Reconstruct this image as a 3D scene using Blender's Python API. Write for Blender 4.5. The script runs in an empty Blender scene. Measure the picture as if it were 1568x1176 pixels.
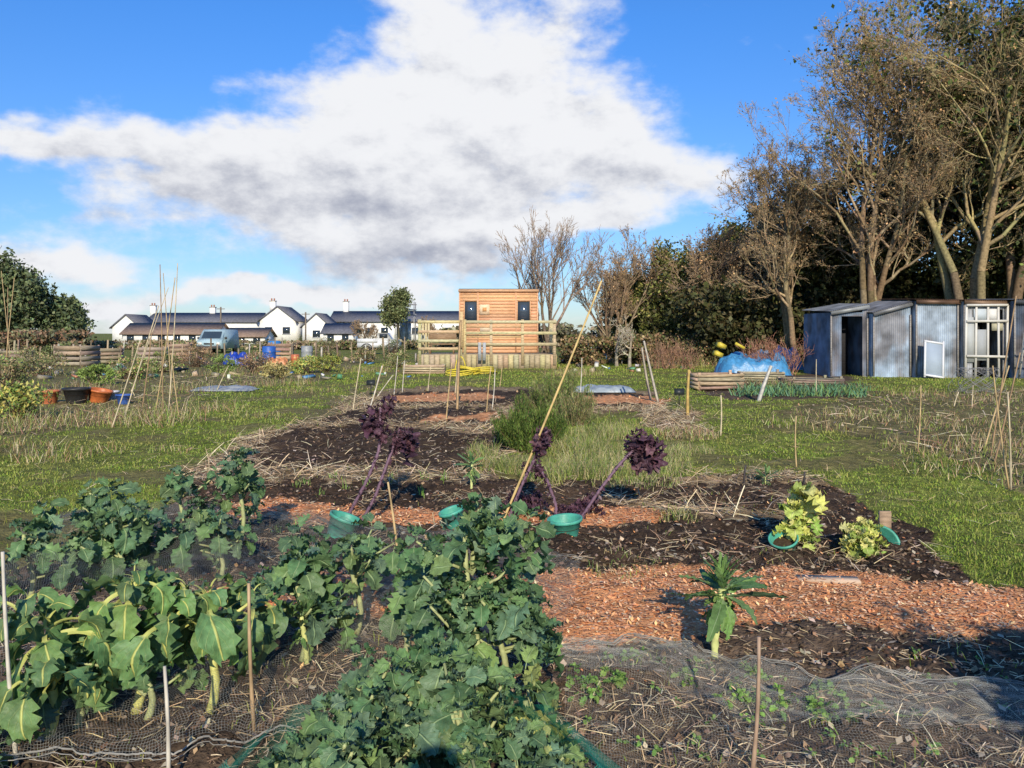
import bpy, math, numpy as np
from mathutils import Vector
rng=np.random.default_rng(11)
F=1230.0; HC=1.6; HY=510.0
def G(px,py):            # surveyed ground position
    Y=HC*F/(py-HY); return ((px-784)*Y/F, Y)
def XZ(px,py,Y):
    return ((px-784)*Y/F, HC-(py-HY)*Y/F)
def U(a,b,n=None): return rng.uniform(a,b,n)
# ---------------- noise
def vn(x,y,seed=0):
    xi=np.floor(x).astype(np.int64); yi=np.floor(y).astype(np.int64); fx=x-xi; fy=y-yi
    fx=fx*fx*(3-2*fx); fy=fy*fy*(3-2*fy)
    def h(a,b):
        n=(a*374761393+b*668265263+seed*974634777)&0x7fffffff
        n=((n^(n>>13))*1274126177)&0x7fffffff
        return ((n^(n>>16))&0xffff)/65535.0
    return (h(xi,yi)*(1-fx)+h(xi+1,yi)*fx)*(1-fy)+(h(xi,yi+1)*(1-fx)+h(xi+1,yi+1)*fx)*fy
def fbm(x,y,seed=0,o=4):
    r=0;a=.5;t=0
    for i in range(o):
        r=r+a*vn(x*2**i,y*2**i,seed+i*7); t+=a; a*=.5
    return r/t
# ---------------- mesh builder
class MB:
    def __init__(s): s.V=[];s.C=[];s.L=[];s.Q=[];s.T=[];s.QM=[];s.TM=[];s.n=0
    def add(s,V,Q=None,T=None,col=(.5,.5,.5),luv=None,mat=0):
        V=np.asarray(V,float).reshape(-1,3); n=len(V)
        C=np.empty((n,3)); C[:]=col
        s.V.append(V); s.C.append(C); s.L.append(np.zeros((n,3)) if luv is None else luv)
        if Q is not None and len(Q):
            Q=np.asarray(Q,int).reshape(-1,4); s.Q.append(Q+s.n); s.QM.append(np.full(len(Q),mat))
        if T is not None and len(T):
            T=np.asarray(T,int).reshape(-1,3); s.T.append(T+s.n); s.TM.append(np.full(len(T),mat))
        s.n+=n
    def build(s,name,mats,smooth=False,parent=None):
        V=np.concatenate(s.V); C=np.concatenate(s.C); L=np.concatenate(s.L)
        Q=np.concatenate(s.Q) if s.Q else np.zeros((0,4),int); T=np.concatenate(s.T) if s.T else np.zeros((0,3),int)
        M=np.concatenate(s.QM+s.TM)
        me=bpy.data.meshes.new(name); me.vertices.add(len(V)); me.vertices.foreach_set('co',V.astype(np.float32).ravel())
        li=np.concatenate([Q.ravel(),T.ravel()]).astype(np.int32); me.loops.add(len(li)); me.loops.foreach_set('vertex_index',li)
        st=np.concatenate([np.arange(len(Q))*4,len(Q)*4+np.arange(len(T))*3]).astype(np.int32)
        me.polygons.add(len(st)); me.polygons.foreach_set('loop_start',st)
        me.polygons.foreach_set('material_index',M.astype(np.int32))
        me.update(calc_edges=True)
        if smooth: me.polygons.foreach_set('use_smooth',np.ones(len(st),bool))
        a=me.attributes.new('Col','FLOAT_COLOR','POINT'); a.data.foreach_set('color',np.c_[C,np.ones(len(C))].astype(np.float32).ravel())
        a=me.attributes.new('LUV','FLOAT_VECTOR','POINT'); a.data.foreach_set('vector',L.astype(np.float32).ravel())
        for m in (mats if isinstance(mats,(list,tuple)) else [mats]): me.materials.append(m)
        me.validate()
        o=bpy.data.objects.new(name,me); bpy.context.scene.collection.objects.link(o)
        if parent: o.parent=parent
        return o
def empty(name):
    o=bpy.data.objects.new(name,None); bpy.context.scene.collection.objects.link(o); return o
def norm(v): return v/np.maximum(np.linalg.norm(v,axis=-1,keepdims=True),1e-9)
def rdir(n): return norm(rng.normal(size=(n,3)))
BQ=np.array([[0,3,2,1],[4,5,6,7],[0,1,5,4],[1,2,6,5],[2,3,7,6],[3,0,4,7]])
def box(mb,c,s,rz=0,col=(.5,.5,.5),mat=0,rx=0,ry=0):
    x,y,z=[a/2 for a in s]
    v=np.array([[-x,-y,-z],[x,-y,-z],[x,y,-z],[-x,y,-z],[-x,-y,z],[x,-y,z],[x,y,z],[-x,y,z]])
    if rx: c_,s_=math.cos(rx),math.sin(rx); v=v@np.array([[1,0,0],[0,c_,s_],[0,-s_,c_]])
    if ry: c_,s_=math.cos(ry),math.sin(ry); v=v@np.array([[c_,0,-s_],[0,1,0],[s_,0,c_]])
    if rz: c_,s_=math.cos(rz),math.sin(rz); v=v@np.array([[c_,s_,0],[-s_,c_,0],[0,0,1]])
    mb.add(v+np.array(c),BQ,col=col,mat=mat)
def segs(mb,P0,P1,R0,R1,col,sides=4,mat=0):
    P0=np.asarray(P0,float).reshape(-1,3);P1=np.asarray(P1,float).reshape(-1,3);N=len(P0)
    R0=np.broadcast_to(R0,(N,));R1=np.broadcast_to(R1,(N,))
    d=norm(P1-P0); ref=np.where(np.abs(d[:,2:3])>.9,np.array([[1.,0,0]]),np.array([[0,0,1.]]))
    a=norm(np.cross(d,ref)); b=np.cross(d,a)
    th=np.arange(sides)*2*np.pi/sides
    ring=a[:,None]*np.cos(th)[None,:,None]+b[:,None]*np.sin(th)[None,:,None]
    V=np.concatenate([P0[:,None]+ring*R0[:,None,None],P1[:,None]+ring*R1[:,None,None]],1)
    q=np.array([[i,(i+1)%sides,sides+(i+1)%sides,sides+i] for i in range(sides)])
    Q=(q[None]+(np.arange(N)*2*sides)[:,None,None]).reshape(-1,4)
    col=np.asarray(col,float)
    if col.ndim==2: col=np.repeat(col,2*sides,0)
    mb.add(V.reshape(-1,3),Q,col=col,mat=mat)
def tube(mb,pts,rad,col,sides=6,mat=0,cap=True):
    pts=np.asarray(pts,float);n=len(pts);rad=np.broadcast_to(rad,(n,))
    d=norm(np.gradient(pts,axis=0)); ref=np.array([1.,0,0]) if abs(d[0][2])>.8 else np.array([0,0,1.])
    V=[]
    for i in range(n):
        a=norm(np.cross(d[i],ref)); b=np.cross(d[i],a)
        for k in range(sides):
            t=2*np.pi*k/sides; V.append(pts[i]+rad[i]*(a*math.cos(t)+b*math.sin(t)))
    Q=[[i*sides+k,i*sides+(k+1)%sides,(i+1)*sides+(k+1)%sides,(i+1)*sides+k] for i in range(n-1) for k in range(sides)]
    T=[]
    if cap:
        V.append(pts[0]);V.append(pts[-1]); a=len(V)-2
        T=[[a,(k+1)%sides,k] for k in range(sides)]+[[a+1,(n-1)*sides+k,(n-1)*sides+(k+1)%sides] for k in range(sides)]
    mb.add(V,Q,T,col=col,mat=mat)
def cards(mb,C,size,asp,cols,flat=0.,mat=0):
    n=len(C); size=np.broadcast_to(size,(n,))
    u=rdir(n); u[:,2]*=(1-flat); u=norm(u); w=norm(np.cross(u,rdir(n)+np.array([0,0,flat*4.])))
    if flat>0: w[:,2]*=(1-flat); w=norm(w)
    u=u*size[:,None]; w=w*size[:,None]*asp
    V=np.stack([C-u,C+w,C+u,C-w],1)
    mb.add(V.reshape(-1,3),np.arange(n*4).reshape(-1,4),col=np.repeat(cols,4,0) if np.ndim(cols)==2 else cols,mat=mat)
def blades(mb,B,h,w,lean,cols,mat=0):
    n=len(B); h=np.broadcast_to(h,(n,))[:,None]; w=np.broadcast_to(w,(n,))[:,None]
    az=U(0,2*np.pi,n); d=np.c_[np.cos(az),np.sin(az),np.zeros(n)]; a2=U(0,np.pi,n); s=np.c_[np.cos(a2),np.sin(a2),np.zeros(n)]
    le=(lean*U(.2,1.3,n))[:,None]; up=np.array([[0,0,1.]])
    m=B+up*h*.6+d*h*le*.35; t=B+up*h*(1-.35*le)+d*h*le*.95
    V=np.stack([B-s*w,B+s*w,m+s*w*.7,m-s*w*.7,t],1).reshape(-1,3); k=np.arange(n)[:,None]*5
    mb.add(V,np.array([[0,1,2,3]])+k,np.array([[3,2,4]])+k,col=np.repeat(cols,5,0),mat=mat)
def vary(base,n,a=.25,b=.1):
    base=np.asarray(base,float); return np.clip(base*(1+U(-a,a,(n,1)))*(1+U(-b,b,(n,3))),.002,.95)
def pick(pal,n,a=.25,b=.08):
    pal=np.asarray(pal,float); return np.clip(pal[rng.integers(0,len(pal),n)]*(1+U(-a,a,(n,1)))*(1+U(-b,b,(n,3))),.002,.92)
# ---------------- materials
def newmat(name):
    m=bpy.data.materials.new(name); m.use_nodes=True; nt=m.node_tree; nt.nodes.clear(); return m,nt,nt.nodes,nt.links
def attrmat(name,rough=.8,ns=(30,6),amt=(.65,1.3),transl=0.,spec=.3,bump=0.,bscale=60,metal=0.,stretch=None):
    m,nt,N,L=newmat(name)
    out=N.new('ShaderNodeOutputMaterial'); b=N.new('ShaderNodeBsdfPrincipled'); at=N.new('ShaderNodeAttribute'); at.attribute_name='Col'
    tc=N.new('ShaderNodeTexCoord'); no=N.new('ShaderNodeTexNoise'); no.inputs['Scale'].default_value=ns[0]; no.inputs['Detail'].default_value=ns[1]
    mp=N.new('ShaderNodeMapping'); L.new(tc.outputs['Object'],mp.inputs[0])
    if stretch: mp.inputs['Scale'].default_value=stretch
    L.new(mp.outputs[0],no.inputs['Vector'])
    mr=N.new('ShaderNodeMapRange'); mr.inputs[1].default_value=.3;mr.inputs[2].default_value=.7; mr.inputs[3].default_value=amt[0]; mr.inputs[4].default_value=amt[1]
    L.new(no.outputs[0],mr.inputs[0])
    mu=N.new('ShaderNodeVectorMath'); mu.operation='SCALE'; L.new(at.outputs['Color'],mu.inputs[0]); L.new(mr.outputs[0],mu.inputs['Scale'])
    L.new(mu.outputs[0],b.inputs['Base Color']); b.inputs['Roughness'].default_value=rough; b.inputs['Specular IOR Level'].default_value=spec; b.inputs['Metallic'].default_value=metal
    if bump:
        n2=N.new('ShaderNodeTexNoise'); n2.inputs['Scale'].default_value=bscale; n2.inputs['Detail'].default_value=6; L.new(mp.outputs[0],n2.inputs['Vector'])
        bp=N.new('ShaderNodeBump'); bp.inputs['Strength'].default_value=bump; bp.inputs['Distance'].default_value=.03; L.new(n2.outputs[0],bp.inputs['Height']); L.new(bp.outputs[0],b.inputs['Normal'])
    if transl:
        t=N.new('ShaderNodeBsdfTranslucent'); L.new(mu.outputs[0],t.inputs[0]); mx=N.new('ShaderNodeMixShader'); mx.inputs[0].default_value=transl
        L.new(b.outputs[0],mx.inputs[1]); L.new(t.outputs[0],mx.inputs[2]); L.new(mx.outputs[0],out.inputs[0])
    else: L.new(b.outputs[0],out.inputs[0])
    return m
def leafmat(name,vein=(.3,.42,.2),rough=.5,pet=.2,tr=.15,vs=.4):
    m,nt,N,L=newmat(name)
    out=N.new('ShaderNodeOutputMaterial'); b=N.new('ShaderNodeBsdfPrincipled'); at=N.new('ShaderNodeAttribute'); at.attribute_name='Col'
    lu=N.new('ShaderNodeAttribute'); lu.attribute_name='LUV'; sp=N.new('ShaderNodeSeparateXYZ'); L.new(lu.outputs['Vector'],sp.inputs[0])
    def M(op,a,bv=0,c=0):
        n=N.new('ShaderNodeMath'); n.operation=op
        for i,x in enumerate((a,bv,c)):
            if hasattr(x,'links'): L.new(x,n.inputs[i])
            else: n.inputs[i].default_value=x
        return n.outputs[0]
    def MR(x,a,bb,c,d):
        n=N.new('ShaderNodeMapRange'); L.new(x,n.inputs[0])
        for i,vv in enumerate((a,bb,c,d)): n.inputs[i+1].default_value=vv
        return n.outputs[0]
    s,v=sp.outputs[0],sp.outputs[1]; av=M('ABSOLUTE',v)
    mid=MR(av,.03,.10,1,0); fr=M('FRACT',M('SUBTRACT',M('MULTIPLY',s,8),M('MULTIPLY',av,2.6)))
    sv=M('MULTIPLY',MR(M('ABSOLUTE',M('SUBTRACT',fr,.5)),.02,.08,1,0),vs)
    pt=MR(s,pet,pet+.05,1,0); f=M('MAXIMUM',M('MAXIMUM',mid,sv),pt)
    tc=N.new('ShaderNodeTexCoord'); no=N.new('ShaderNodeTexNoise'); no.inputs['Scale'].default_value=25; no.inputs['Detail'].default_value=4; L.new(tc.outputs['Object'],no.inputs['Vector'])
    k=MR(no.outputs[0],.3,.7,.7,1.3)
    mu=N.new('ShaderNodeVectorMath'); mu.operation='SCALE'; L.new(at.outputs['Color'],mu.inputs[0]); L.new(k,mu.inputs['Scale'])
    mx=N.new('ShaderNodeMix'); mx.data_type='RGBA'; L.new(M('MULTIPLY',f,.8),mx.inputs['Factor']); L.new(mu.outputs[0],mx.inputs['A']); mx.inputs['B'].default_value=(*vein,1)
    L.new(mx.outputs['Result'],b.inputs['Base Color']); b.inputs['Roughness'].default_value=rough; b.inputs['Specular IOR Level'].default_value=.3
    bp=N.new('ShaderNodeBump'); bp.inputs['Strength'].default_value=.6; bp.inputs['Distance'].default_value=.012; L.new(M('ADD',no.outputs[0],M('MULTIPLY',f,-.6)),bp.inputs['Height']); L.new(bp.outputs[0],b.inputs['Normal'])
    t=N.new('ShaderNodeBsdfTranslucent'); L.new(mx.outputs['Result'],t.inputs[0]); ms=N.new('ShaderNodeMixShader'); ms.inputs[0].default_value=tr
    L.new(b.outputs[0],ms.inputs[1]); L.new(t.outputs[0],ms.inputs[2]); L.new(ms.outputs[0],out.inputs[0]); return m
def netmat(name,col,cell=.012,th=.16):
    m,nt,N,L=newmat(name)
    out=N.new('ShaderNodeOutputMaterial'); b=N.new('ShaderNodeBsdfDiffuse'); b.inputs['Color'].default_value=(*col,1)
    lu=N.new('ShaderNodeAttribute'); lu.attribute_name='LUV'; sp=N.new('ShaderNodeSeparateXYZ'); L.new(lu.outputs['Vector'],sp.inputs[0])
    def M(op,a,bv=0):
        n=N.new('ShaderNodeMath'); n.operation=op
        for i,x in enumerate((a,bv)):
            if hasattr(x,'links'): L.new(x,n.inputs[i])
            else: n.inputs[i].default_value=x
        return n.outputs[0]
    a=M('LESS_THAN',M('FRACT',M('DIVIDE',sp.outputs[0],cell)),th); c=M('LESS_THAN',M('FRACT',M('DIVIDE',sp.outputs[1],cell)),th)
    tr=N.new('ShaderNodeBsdfTransparent'); mx=N.new('ShaderNodeMixShader'); L.new(M('MAXIMUM',a,c),mx.inputs[0]); L.new(tr.outputs[0],mx.inputs[1]); L.new(b.outputs[0],mx.inputs[2]); L.new(mx.outputs[0],out.inputs[0])
    return m
mGround=attrmat('ground_soil',.95,(9,8),(.6,1.4),bump=1.,bscale=45,spec=.1)
mSoil=attrmat('soil',.95,(60,3),(.6,1.4),spec=.1)
mChip=attrmat('wood_chip',.85,(40,3),(.85,1.2),spec=.15)
mStraw=attrmat('straw',.7,(20,2),(.75,1.2),spec=.2)
mGrass=attrmat('grass',.6,(2,2),(.8,1.25),transl=.3,spec=.2)
mTreeL=attrmat('tree_leaf',.6,(1.2,2),(.6,1.35),spec=.25)
mBark=attrmat('bark',.9,(12,3),(.65,1.35),spec=.15)
mWood=attrmat('timber',.75,(6,8),(.6,1.2),bump=.25,bscale=12,stretch=(1,1,7))
mPlank=attrmat('plank',.75,(5,8),(.7,1.2),bump=.2,bscale=10,stretch=(1,1,9))
mCane=attrmat('bamboo',.55,(9,6),(.6,1.15))
mPaint=attrmat('painted_wall',.8,(1.5,6),(.85,1.06))
mMetal=attrmat('weathered_metal',.5,(1.6,10),(.35,1.3),metal=.2,bump=.1,bscale=8)
mPlas=attrmat('plastic',.45,(14,5),(.7,1.1),spec=.4,bump=.08)
mTarp=attrmat('tarpaulin',.4,(7,5),(.7,1.15),spec=.5,bump=.5,bscale=9)
mGlass=attrmat('glass',.1,(1,2),(.9,1.1),spec=.8)
mSlate=attrmat('slate_roof',.7,(3,7),(.7,1.2))
mCloth=attrmat('dark_cloth',.9,(20,4),(.8,1.1))
mKale=leafmat('kale_leaf'); mKaleY=leafmat('kale_leaf_yellow_stalk',vein=(.62,.62,.18),pet=.42,vs=.15)
mPurple=leafmat('purple_kale_leaf',vein=(.10,.05,.08),vs=.3,tr=.05); mLime=leafmat('chard_leaf',vein=(.65,.66,.28),vs=.25)
# ---------------- zones
def PL(l): return np.array([G(*p) for p in l])
FG=PL([(-900,1700),(-500,960),(60,870),(330,862),(800,868),(1000,874),(1300,884),(1568,906),(2100,935),(2600,1700)])
POLYS=[
 (PL([(300,745),(420,668),(520,600),(600,566),(625,566),(560,600),(470,668),(400,745)]),4),
 (PL([(240,790),(330,735),(560,726),(760,735),(1050,733),(1240,733),(1300,760),(1400,820),(1500,900),(1300,895),(1200,890),(800,878),(330,885),(230,850)]),1),
 (PL([(290,720),(400,662),(480,652),(560,600),(660,590),(1000,600),(1100,665),(1030,672),(960,630),(860,640),(780,650),(775,740),(560,738),(280,745)]),3),
 (PL([(375,716),(400,682),(440,658),(560,652),(700,656),(768,668),(762,700),(740,722),(560,720)]),1),
 (PL([(490,650),(540,628),(700,624),(770,630),(760,648),(560,648)]),1),
 (PL([(570,622),(600,602),(760,597),(1000,603),(1020,622),(860,626),(700,620)]),1),
 (PL([(590,607),(690,602),(770,604),(740,614),(600,615)]),2),
 (PL([(900,608),(1010,606),(1020,618),(900,616)]),2),
 (PL([(640,640),(760,632),(770,640),(660,646)]),2),
 (PL([(350,776),(420,766),(560,776),(700,785),(840,781),(1000,776),(1030,793),(960,806),(840,805),(700,806),(560,800),(360,795)]),2),
 (PL([(1020,735),(1240,727),(1270,745),(1050,745)]),3),
 (PL([(940,768),(1240,790),(1260,800),(1100,796),(960,778)]),3),
 (PL([(1190,632),(1300,605),(1568,596),(2100,598),(2300,750),(1568,748),(1440,695),(1300,668)]),5),
 (PL([(1060,600),(1100,575),(1300,572),(1330,600),(1290,610),(1120,612)]),6),
 (FG,6),
 (PL([(340,893),(540,872),(700,870),(900,868),(1010,875),(1200,878),(1300,885),(1568,908),(2100,940),(2100,1010),(1568,972),(1420,972),(1330,968),(1180,960),(1090,968),(1000,975),(930,985),(850,990),(700,985),(560,950),(400,935),(340,928)]),2),
 (PL([(-600,575),(-100,560),(300,548),(560,548),(540,565),(480,580),(330,600),(200,640),(60,665),(-300,690)]),5),
]
def inpoly(X,Y,P):
    r=np.zeros(X.shape,bool); n=len(P); j=n-1
    for i in range(n):
        xi,yi=P[i];xj,yj=P[j]
        c=((yi>Y)!=(yj>Y))&(X<(xj-xi)*(Y-yi)/((yj-yi) if yj!=yi else 1e-9)+xi); r^=c; j=i
    return r
def zone(X,Y):
    am=np.clip(.04*Y,.1,.9)
    Xj=X+am*(fbm(X*2.2,Y*2.2,1)-.5)*2; Yj=Y+am*(fbm(X*2.2,Y*2.2,50)-.5)*2+ .35*am*(fbm(X*9,Y*9,3)-.5)
    k=np.zeros(X.shape,int)
    for P,kind in POLYS: k[inpoly(Xj,Yj,P)]=kind
    return k
AMP=np.array([.06,.12,.05,.07,.04,.08,.10])
def hgt(X,Y,k=None):
    if k is None: k=zone(X,Y)
    a=AMP[k]*np.clip(1.6-Y/40,0,1)
    return a*((fbm(X*5,Y*5,9,5)-.5)*1.3)+.12*(fbm(X*.35,Y*.35,77,2)-.5)*np.clip((60-Y)/60,0,1)
# ---------------- ground
def axis(lo,hi,st,far_lo,far_hi,r=1.09):
    a=list(np.arange(lo,hi,st)); s=st; x=a[-1]
    while x<far_hi: s*=r; x+=s; a.append(x)
    s=st; x=a[0]; b=[]
    while x>far_lo: s*=r; x-=s; b.append(x)
    return np.array(b[::-1]+a)
xs=axis(-5.5,5.5,.03,-1600,1600,1.08); ys=axis(1.8,11.5,.03,-60,2500,1.035)
X,Y=np.meshgrid(xs,ys); k=zone(X,Y); Z=hgt(X,Y,k)
KC=np.array([[.16,.185,.04],[.062,.042,.029],[.62,.30,.14],[.28,.20,.115],[.19,.16,.07],[.17,.15,.065],[.11,.078,.054]])
C=KC[k]; nz=fbm(X*1.5,Y*1.5,21)[...,None]; nf=fbm(X*14,Y*14,31)[...,None]
C=C*(.6+.8*nz)*(.65+.7*nf)
g=(k==0)|(k==5); pm=np.clip((fbm(X*.9,Y*.9,61)-.52)*6,0,1)[...,None]*.7
C=np.where(g[...,None],C*(1-pm)+np.array([.20,.16,.07])*pm,C)
ny,nx=X.shape; idx=np.arange(nx*ny).reshape(ny,nx)
Q=np.stack([idx[:-1,:-1],idx[:-1,1:],idx[1:,1:],idx[1:,:-1]],-1).reshape(-1,4)
mb=MB(); mb.add(np.stack([X,Y,Z],-1),Q,col=C.reshape(-1,3)); mb.build('ground',mGround,smooth=True)
# ---------------- scatter helpers
def sc(n,x0,x1,y0,y1,kinds,pw=1.,extra=None):
    t=U(0,1,n); 
    if pw==1: Yy=y0*(y1/y0)**t
    else: Yy=y0+(y1-y0)*t
    Xx=U(x0,x1,n)*(Yy if pw==1 else 1.)
    kk=zone(Xx,Yy); m=np.isin(kk,kinds)
    if extra is not None: m&=extra(Xx,Yy)
    Xx,Yy,kk=Xx[m],Yy[m],kk[m]
    return Xx,Yy,hgt(Xx,Yy,kk)
# chips
mb=MB()
def addchips(n,x0,x1,y0,y1,s,kinds,pal,flat=.78,m=mb,asp=.5,dz=.0):
    x,y,z=sc(n,x0,x1,y0,y1,kinds,pw=0); c=np.c_[x,y,z+U(0,.02,len(x))+dz]
    cards(m,c,U(s*.3,s*1.3,len(x)),asp,pick(pal,len(x),.25,.06),flat=flat)
CP=[(.90,.50,.26),(.84,.41,.19),(.92,.60,.36),(.72,.30,.12),(.88,.46,.22),(.5,.22,.10)]
addchips(60000,-3,6,3.7,6.2,.016,[2],CP); addchips(16000,-3.,2,6.3,8.,.02,[2],CP[1:]); addchips(9000,-5,5,13,23,.035,[2],CP[1:])
addchips(2500,-3,6,3.7,8.2,.016,[1,6],CP[3:])
mb.build('wood_chip_path',mChip)
# clods
mb=MB()
def lumps(m,x,y,z,s,cols):
    n=len(x); v=np.array([[1,0,0],[0,1,0],[-1,0,0],[0,-1,0],[0,0,1],[0,0,-1]],float)
    V=v[None]*U(.5,1.3,(n,6,1))*s[:,None,None]; V[:,:,2]*=.7; a=U(0,6.28,n); ca,sa=np.cos(a)[:,None],np.sin(a)[:,None]
    V=np.stack([V[...,0]*ca-V[...,1]*sa,V[...,0]*sa+V[...,1]*ca,V[...,2]],-1)+np.c_[x,y,z][:,None]
    t=np.array([[0,1,4],[1,2,4],[2,3,4],[3,0,4],[1,0,5],[2,1,5],[3,2,5],[0,3,5]])
    m.add(V.reshape(-1,3),None,(t[None]+np.arange(n)[:,None,None]*6).reshape(-1,3),col=np.repeat(cols,6,0))
for n,x0,x1,y0,y1,s0,s1 in [(30000,-3,5,2.4,6,.004,.024),(18000,-4,5,5.5,9.5,.006,.03),(6000,-6,5,9.5,16,.01,.045)]:
    x,y,z=sc(n,x0,x1,y0,y1,[1,6],pw=0); s=s0+(s1-s0)*U(0,1,len(x))**3
    lumps(mb,x,y,z,s,pick([(.075,.05,.034),(.095,.065,.045),(.05,.034,.024),(.2,.15,.11)],len(x),.3))
mb.build('soil_clods',mSoil)
# straw
mb=MB()
def straw(n,x0,x1,y0,y1,kinds,l0,l1,w,pal,extra=None):
    x,y,z=sc(n,x0,x1,y0,y1,kinds,pw=0,extra=extra); N=len(x); a=U(0,2*np.pi,N); l=U(l0,l1,N)/2; ti=rng.normal(0,.22,N)
    d=np.c_[np.cos(a),np.sin(a),ti]; s=np.c_[-np.sin(a),np.cos(a),U(-.6,.6,N)]*w; c=np.c_[x,y,z+.008+abs(ti)*l+U(0,.02,N)]
    b=c+np.c_[U(-.1,.1,(N,2)),U(0,.1,N)]*l[:,None]
    d=d*l[:,None]; V=np.stack([c-d-s,c-d+s,b+s,b-s,c+d+s*.6,c+d-s*.6],1).reshape(-1,3); kq=np.arange(N)[:,None]*6
    mb.add(V,np.concatenate([np.array([[0,1,2,3]])+kq,np.array([[3,2,4,5]])+kq]),col=np.repeat(pick(pal,N,.35),6,0))
SP=[(.68,.52,.30),(.56,.41,.23),(.76,.62,.40),(.36,.24,.14)]
pat=lambda x,y: fbm(x*2.3,y*2.3,88)>.5
straw(12000,-3,4.5,2.4,5.2,[6],.03,.15,.0016,SP,extra=pat)
straw(9000,-3,4.5,2.4,5.2,[6],.02,.08,.0018,SP)
straw(11000,-4,5,5.2,9.5,[1],.05,.2,.002,SP,extra=pat)
straw(50000,-6,6,6.4,20,[3],.08,.35,.0038,SP)
straw(7000,-14,16,9,30,[5],.1,.4,.006,SP+[(.4,.22,.12)])
straw(3500,-4,5,9,20,[1],.06,.2,.003,SP)
straw(5000,-8,8,5,22,[0,4],.05,.2,.002,SP)
mb.build('straw_mulch',mStraw)
# dead leaves
mb=MB()
for n,a in [(4500,(-3,5,2.4,6.)),(3500,(-5,6,6,11)),(6000,(-10,16,9,26))]:
    x,y,z=sc(n,*a,[1,3,5,6,4],pw=0); cards(mb,np.c_[x,y,z+.01],U(.008,.026,len(x))*(1+y/20),.6,pick([(.38,.25,.14),(.22,.14,.08),(.52,.42,.3),(.13,.09,.06)],len(x)),flat=.6)
mb.build('dead_leaves',mStraw)
# grass
mb=MB(); GP=np.array([(.29,.40,.055),(.24,.35,.05),(.36,.42,.075),(.18,.28,.045),(.40,.40,.12)])
def gcol(x,y,n):
    c=pick(GP,n,.2); t=np.clip((fbm(x*1.1,y*1.1,141)-.48)*3.5+U(-.2,.3,n),0,1)[:,None]*.7
    return c*(1-t)+pick([(.50,.42,.15),(.42,.34,.12),(.38,.38,.09)],n,.2)*t
x,y,z=sc(330000,-.85,.85,4.6,42,[0]); n=len(x)
dens=(fbm(x*.9,y*.9,61)<.57+U(-.1,.12,n)); x,y,z=x[dens],y[dens],z[dens]; n=len(x)
blades(mb,np.c_[x,y,z-.005],U(.012,.042,n)*(.8+y/24)*(.3+1.3*fbm(x*1.7,y*1.7,5)),.0026*(.6+y/7),U(.6,1.5,n),gcol(x,y,n))
x,y,z=sc(6000,-.85,.85,5,38,[0],extra=lambda x,y:fbm(x*1.3,y*1.3,305)>.58); n=len(x); blades(mb,np.c_[x,y,z-.005],U(.08,.2,n)*(.6+y/30),.002*(.6+y/7),U(.4,1.2,n),gcol(x,y,n))
x,y,z=sc(22000,-.8,.8,5,40,[4,5,3]); n=len(x); m_=(zone(x,y)!=3)|(U(0,1,n)<.4); x,y,z=x[m_],y[m_],z[m_]; n=len(x); blades(mb,np.c_[x,y,z-.005],U(.02,.07,n)*(.8+y/22),.0022*(.6+y/7),U(.4,1.3,n),gcol(x,y,n))
x,y,z=sc(3500,-.8,.8,2.6,9,[1,6],extra=lambda x,y:fbm(x*1.7,y*1.7,44)>.54); n=len(x); blades(mb,np.c_[x,y,z-.005],U(.03,.08,n),.0025,U(.4,1.2,n),pick(GP,n,.25))
mb.build('grass',mGrass)
def clump(mb,px,py,r,n,h,pal,w=.003,lean=.6,asp=1.):
    cx,cy=G(px,py); a=U(0,6.28,n); q=r*np.sqrt(U(0,1,n)); x=cx+q*np.cos(a)*asp; y=cy+q*np.sin(a); z=hgt(x,y)
    blades(mb,np.c_[x,y,z-.01],h*U(.3,1.1,n),w,lean*U(.5,1.5,n),pick(pal,n,.25))
mb=MB(); TG=[(.28,.36,.08),(.36,.39,.12),(.62,.53,.29),(.2,.3,.07),(.54,.45,.23)]
for px,py,r,n,h in [(900,725,.5,1500,.30),(950,700,.6,1500,.26),(880,690,.5,1200,.32),(1000,722,.45,900,.20),(1010,700,.4,700,.18),(840,735,.3,600,.28),(790,722,.3,500,.28),(930,665,.6,800,.28),(1050,690,.4,500,.16),(740,700,.2,300,.3),(970,740,.5,600,.13),(1040,800,.15,150,.12),(960,870,.3,150,.08),(760,720,.3,500,.25)]:
    clump(mb,px,py,r,n,h,TG,lean=1.0)
mb.build('long_grass_tuft',mGrass)
mb=MB(); DW=[(.48,.36,.2),(.36,.24,.14),(.58,.48,.3),(.3,.17,.1),(.26,.32,.08),(.22,.31,.07)]
for px,py,r,n,h in [(250,650,.7,260,.6),(200,648,.7,260,.4),(40,655,.9,400,.45),(430,590,1.2,300,.45),(360,575,1.5,300,.45),(100,600,1.5,350,.45),(20,575,2,400,.6),(170,570,2.,350,.45),(280,600,1,220,.5),(1180,590,.8,300,.35),(1400,640,1.5,350,.2),(1300,640,1.,250,.2),(1500,655,1.5,450,.22),(1560,690,1.,350,.28),(1440,690,.8,250,.22),(1230,655,.7,150,.2),(1040,560,2,500,.9),(960,555,2,500,.9),(1220,560,1.5,500,.8),(1050,668,.5,500,.22),(560,570,1.,250,.5),(880,575,1.2,350,.5),(730,720,.12,100,.3),(1350,600,1.5,300,.25),(1500,610,2,400,.3),(1480,720,.8,250,.22),(120,640,1.2,300,.35),(320,630,.8,200,.3),(400,640,.6,120,.2),(80,700,.5,150,.22),(20,690,.6,200,.25),(150,690,.4,90,.18),(260,690,.3,70,.15),(470,600,.8,150,.25)]:
    clump(mb,px,py,r,n,h,DW,w=.004,lean=1.1)
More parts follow.
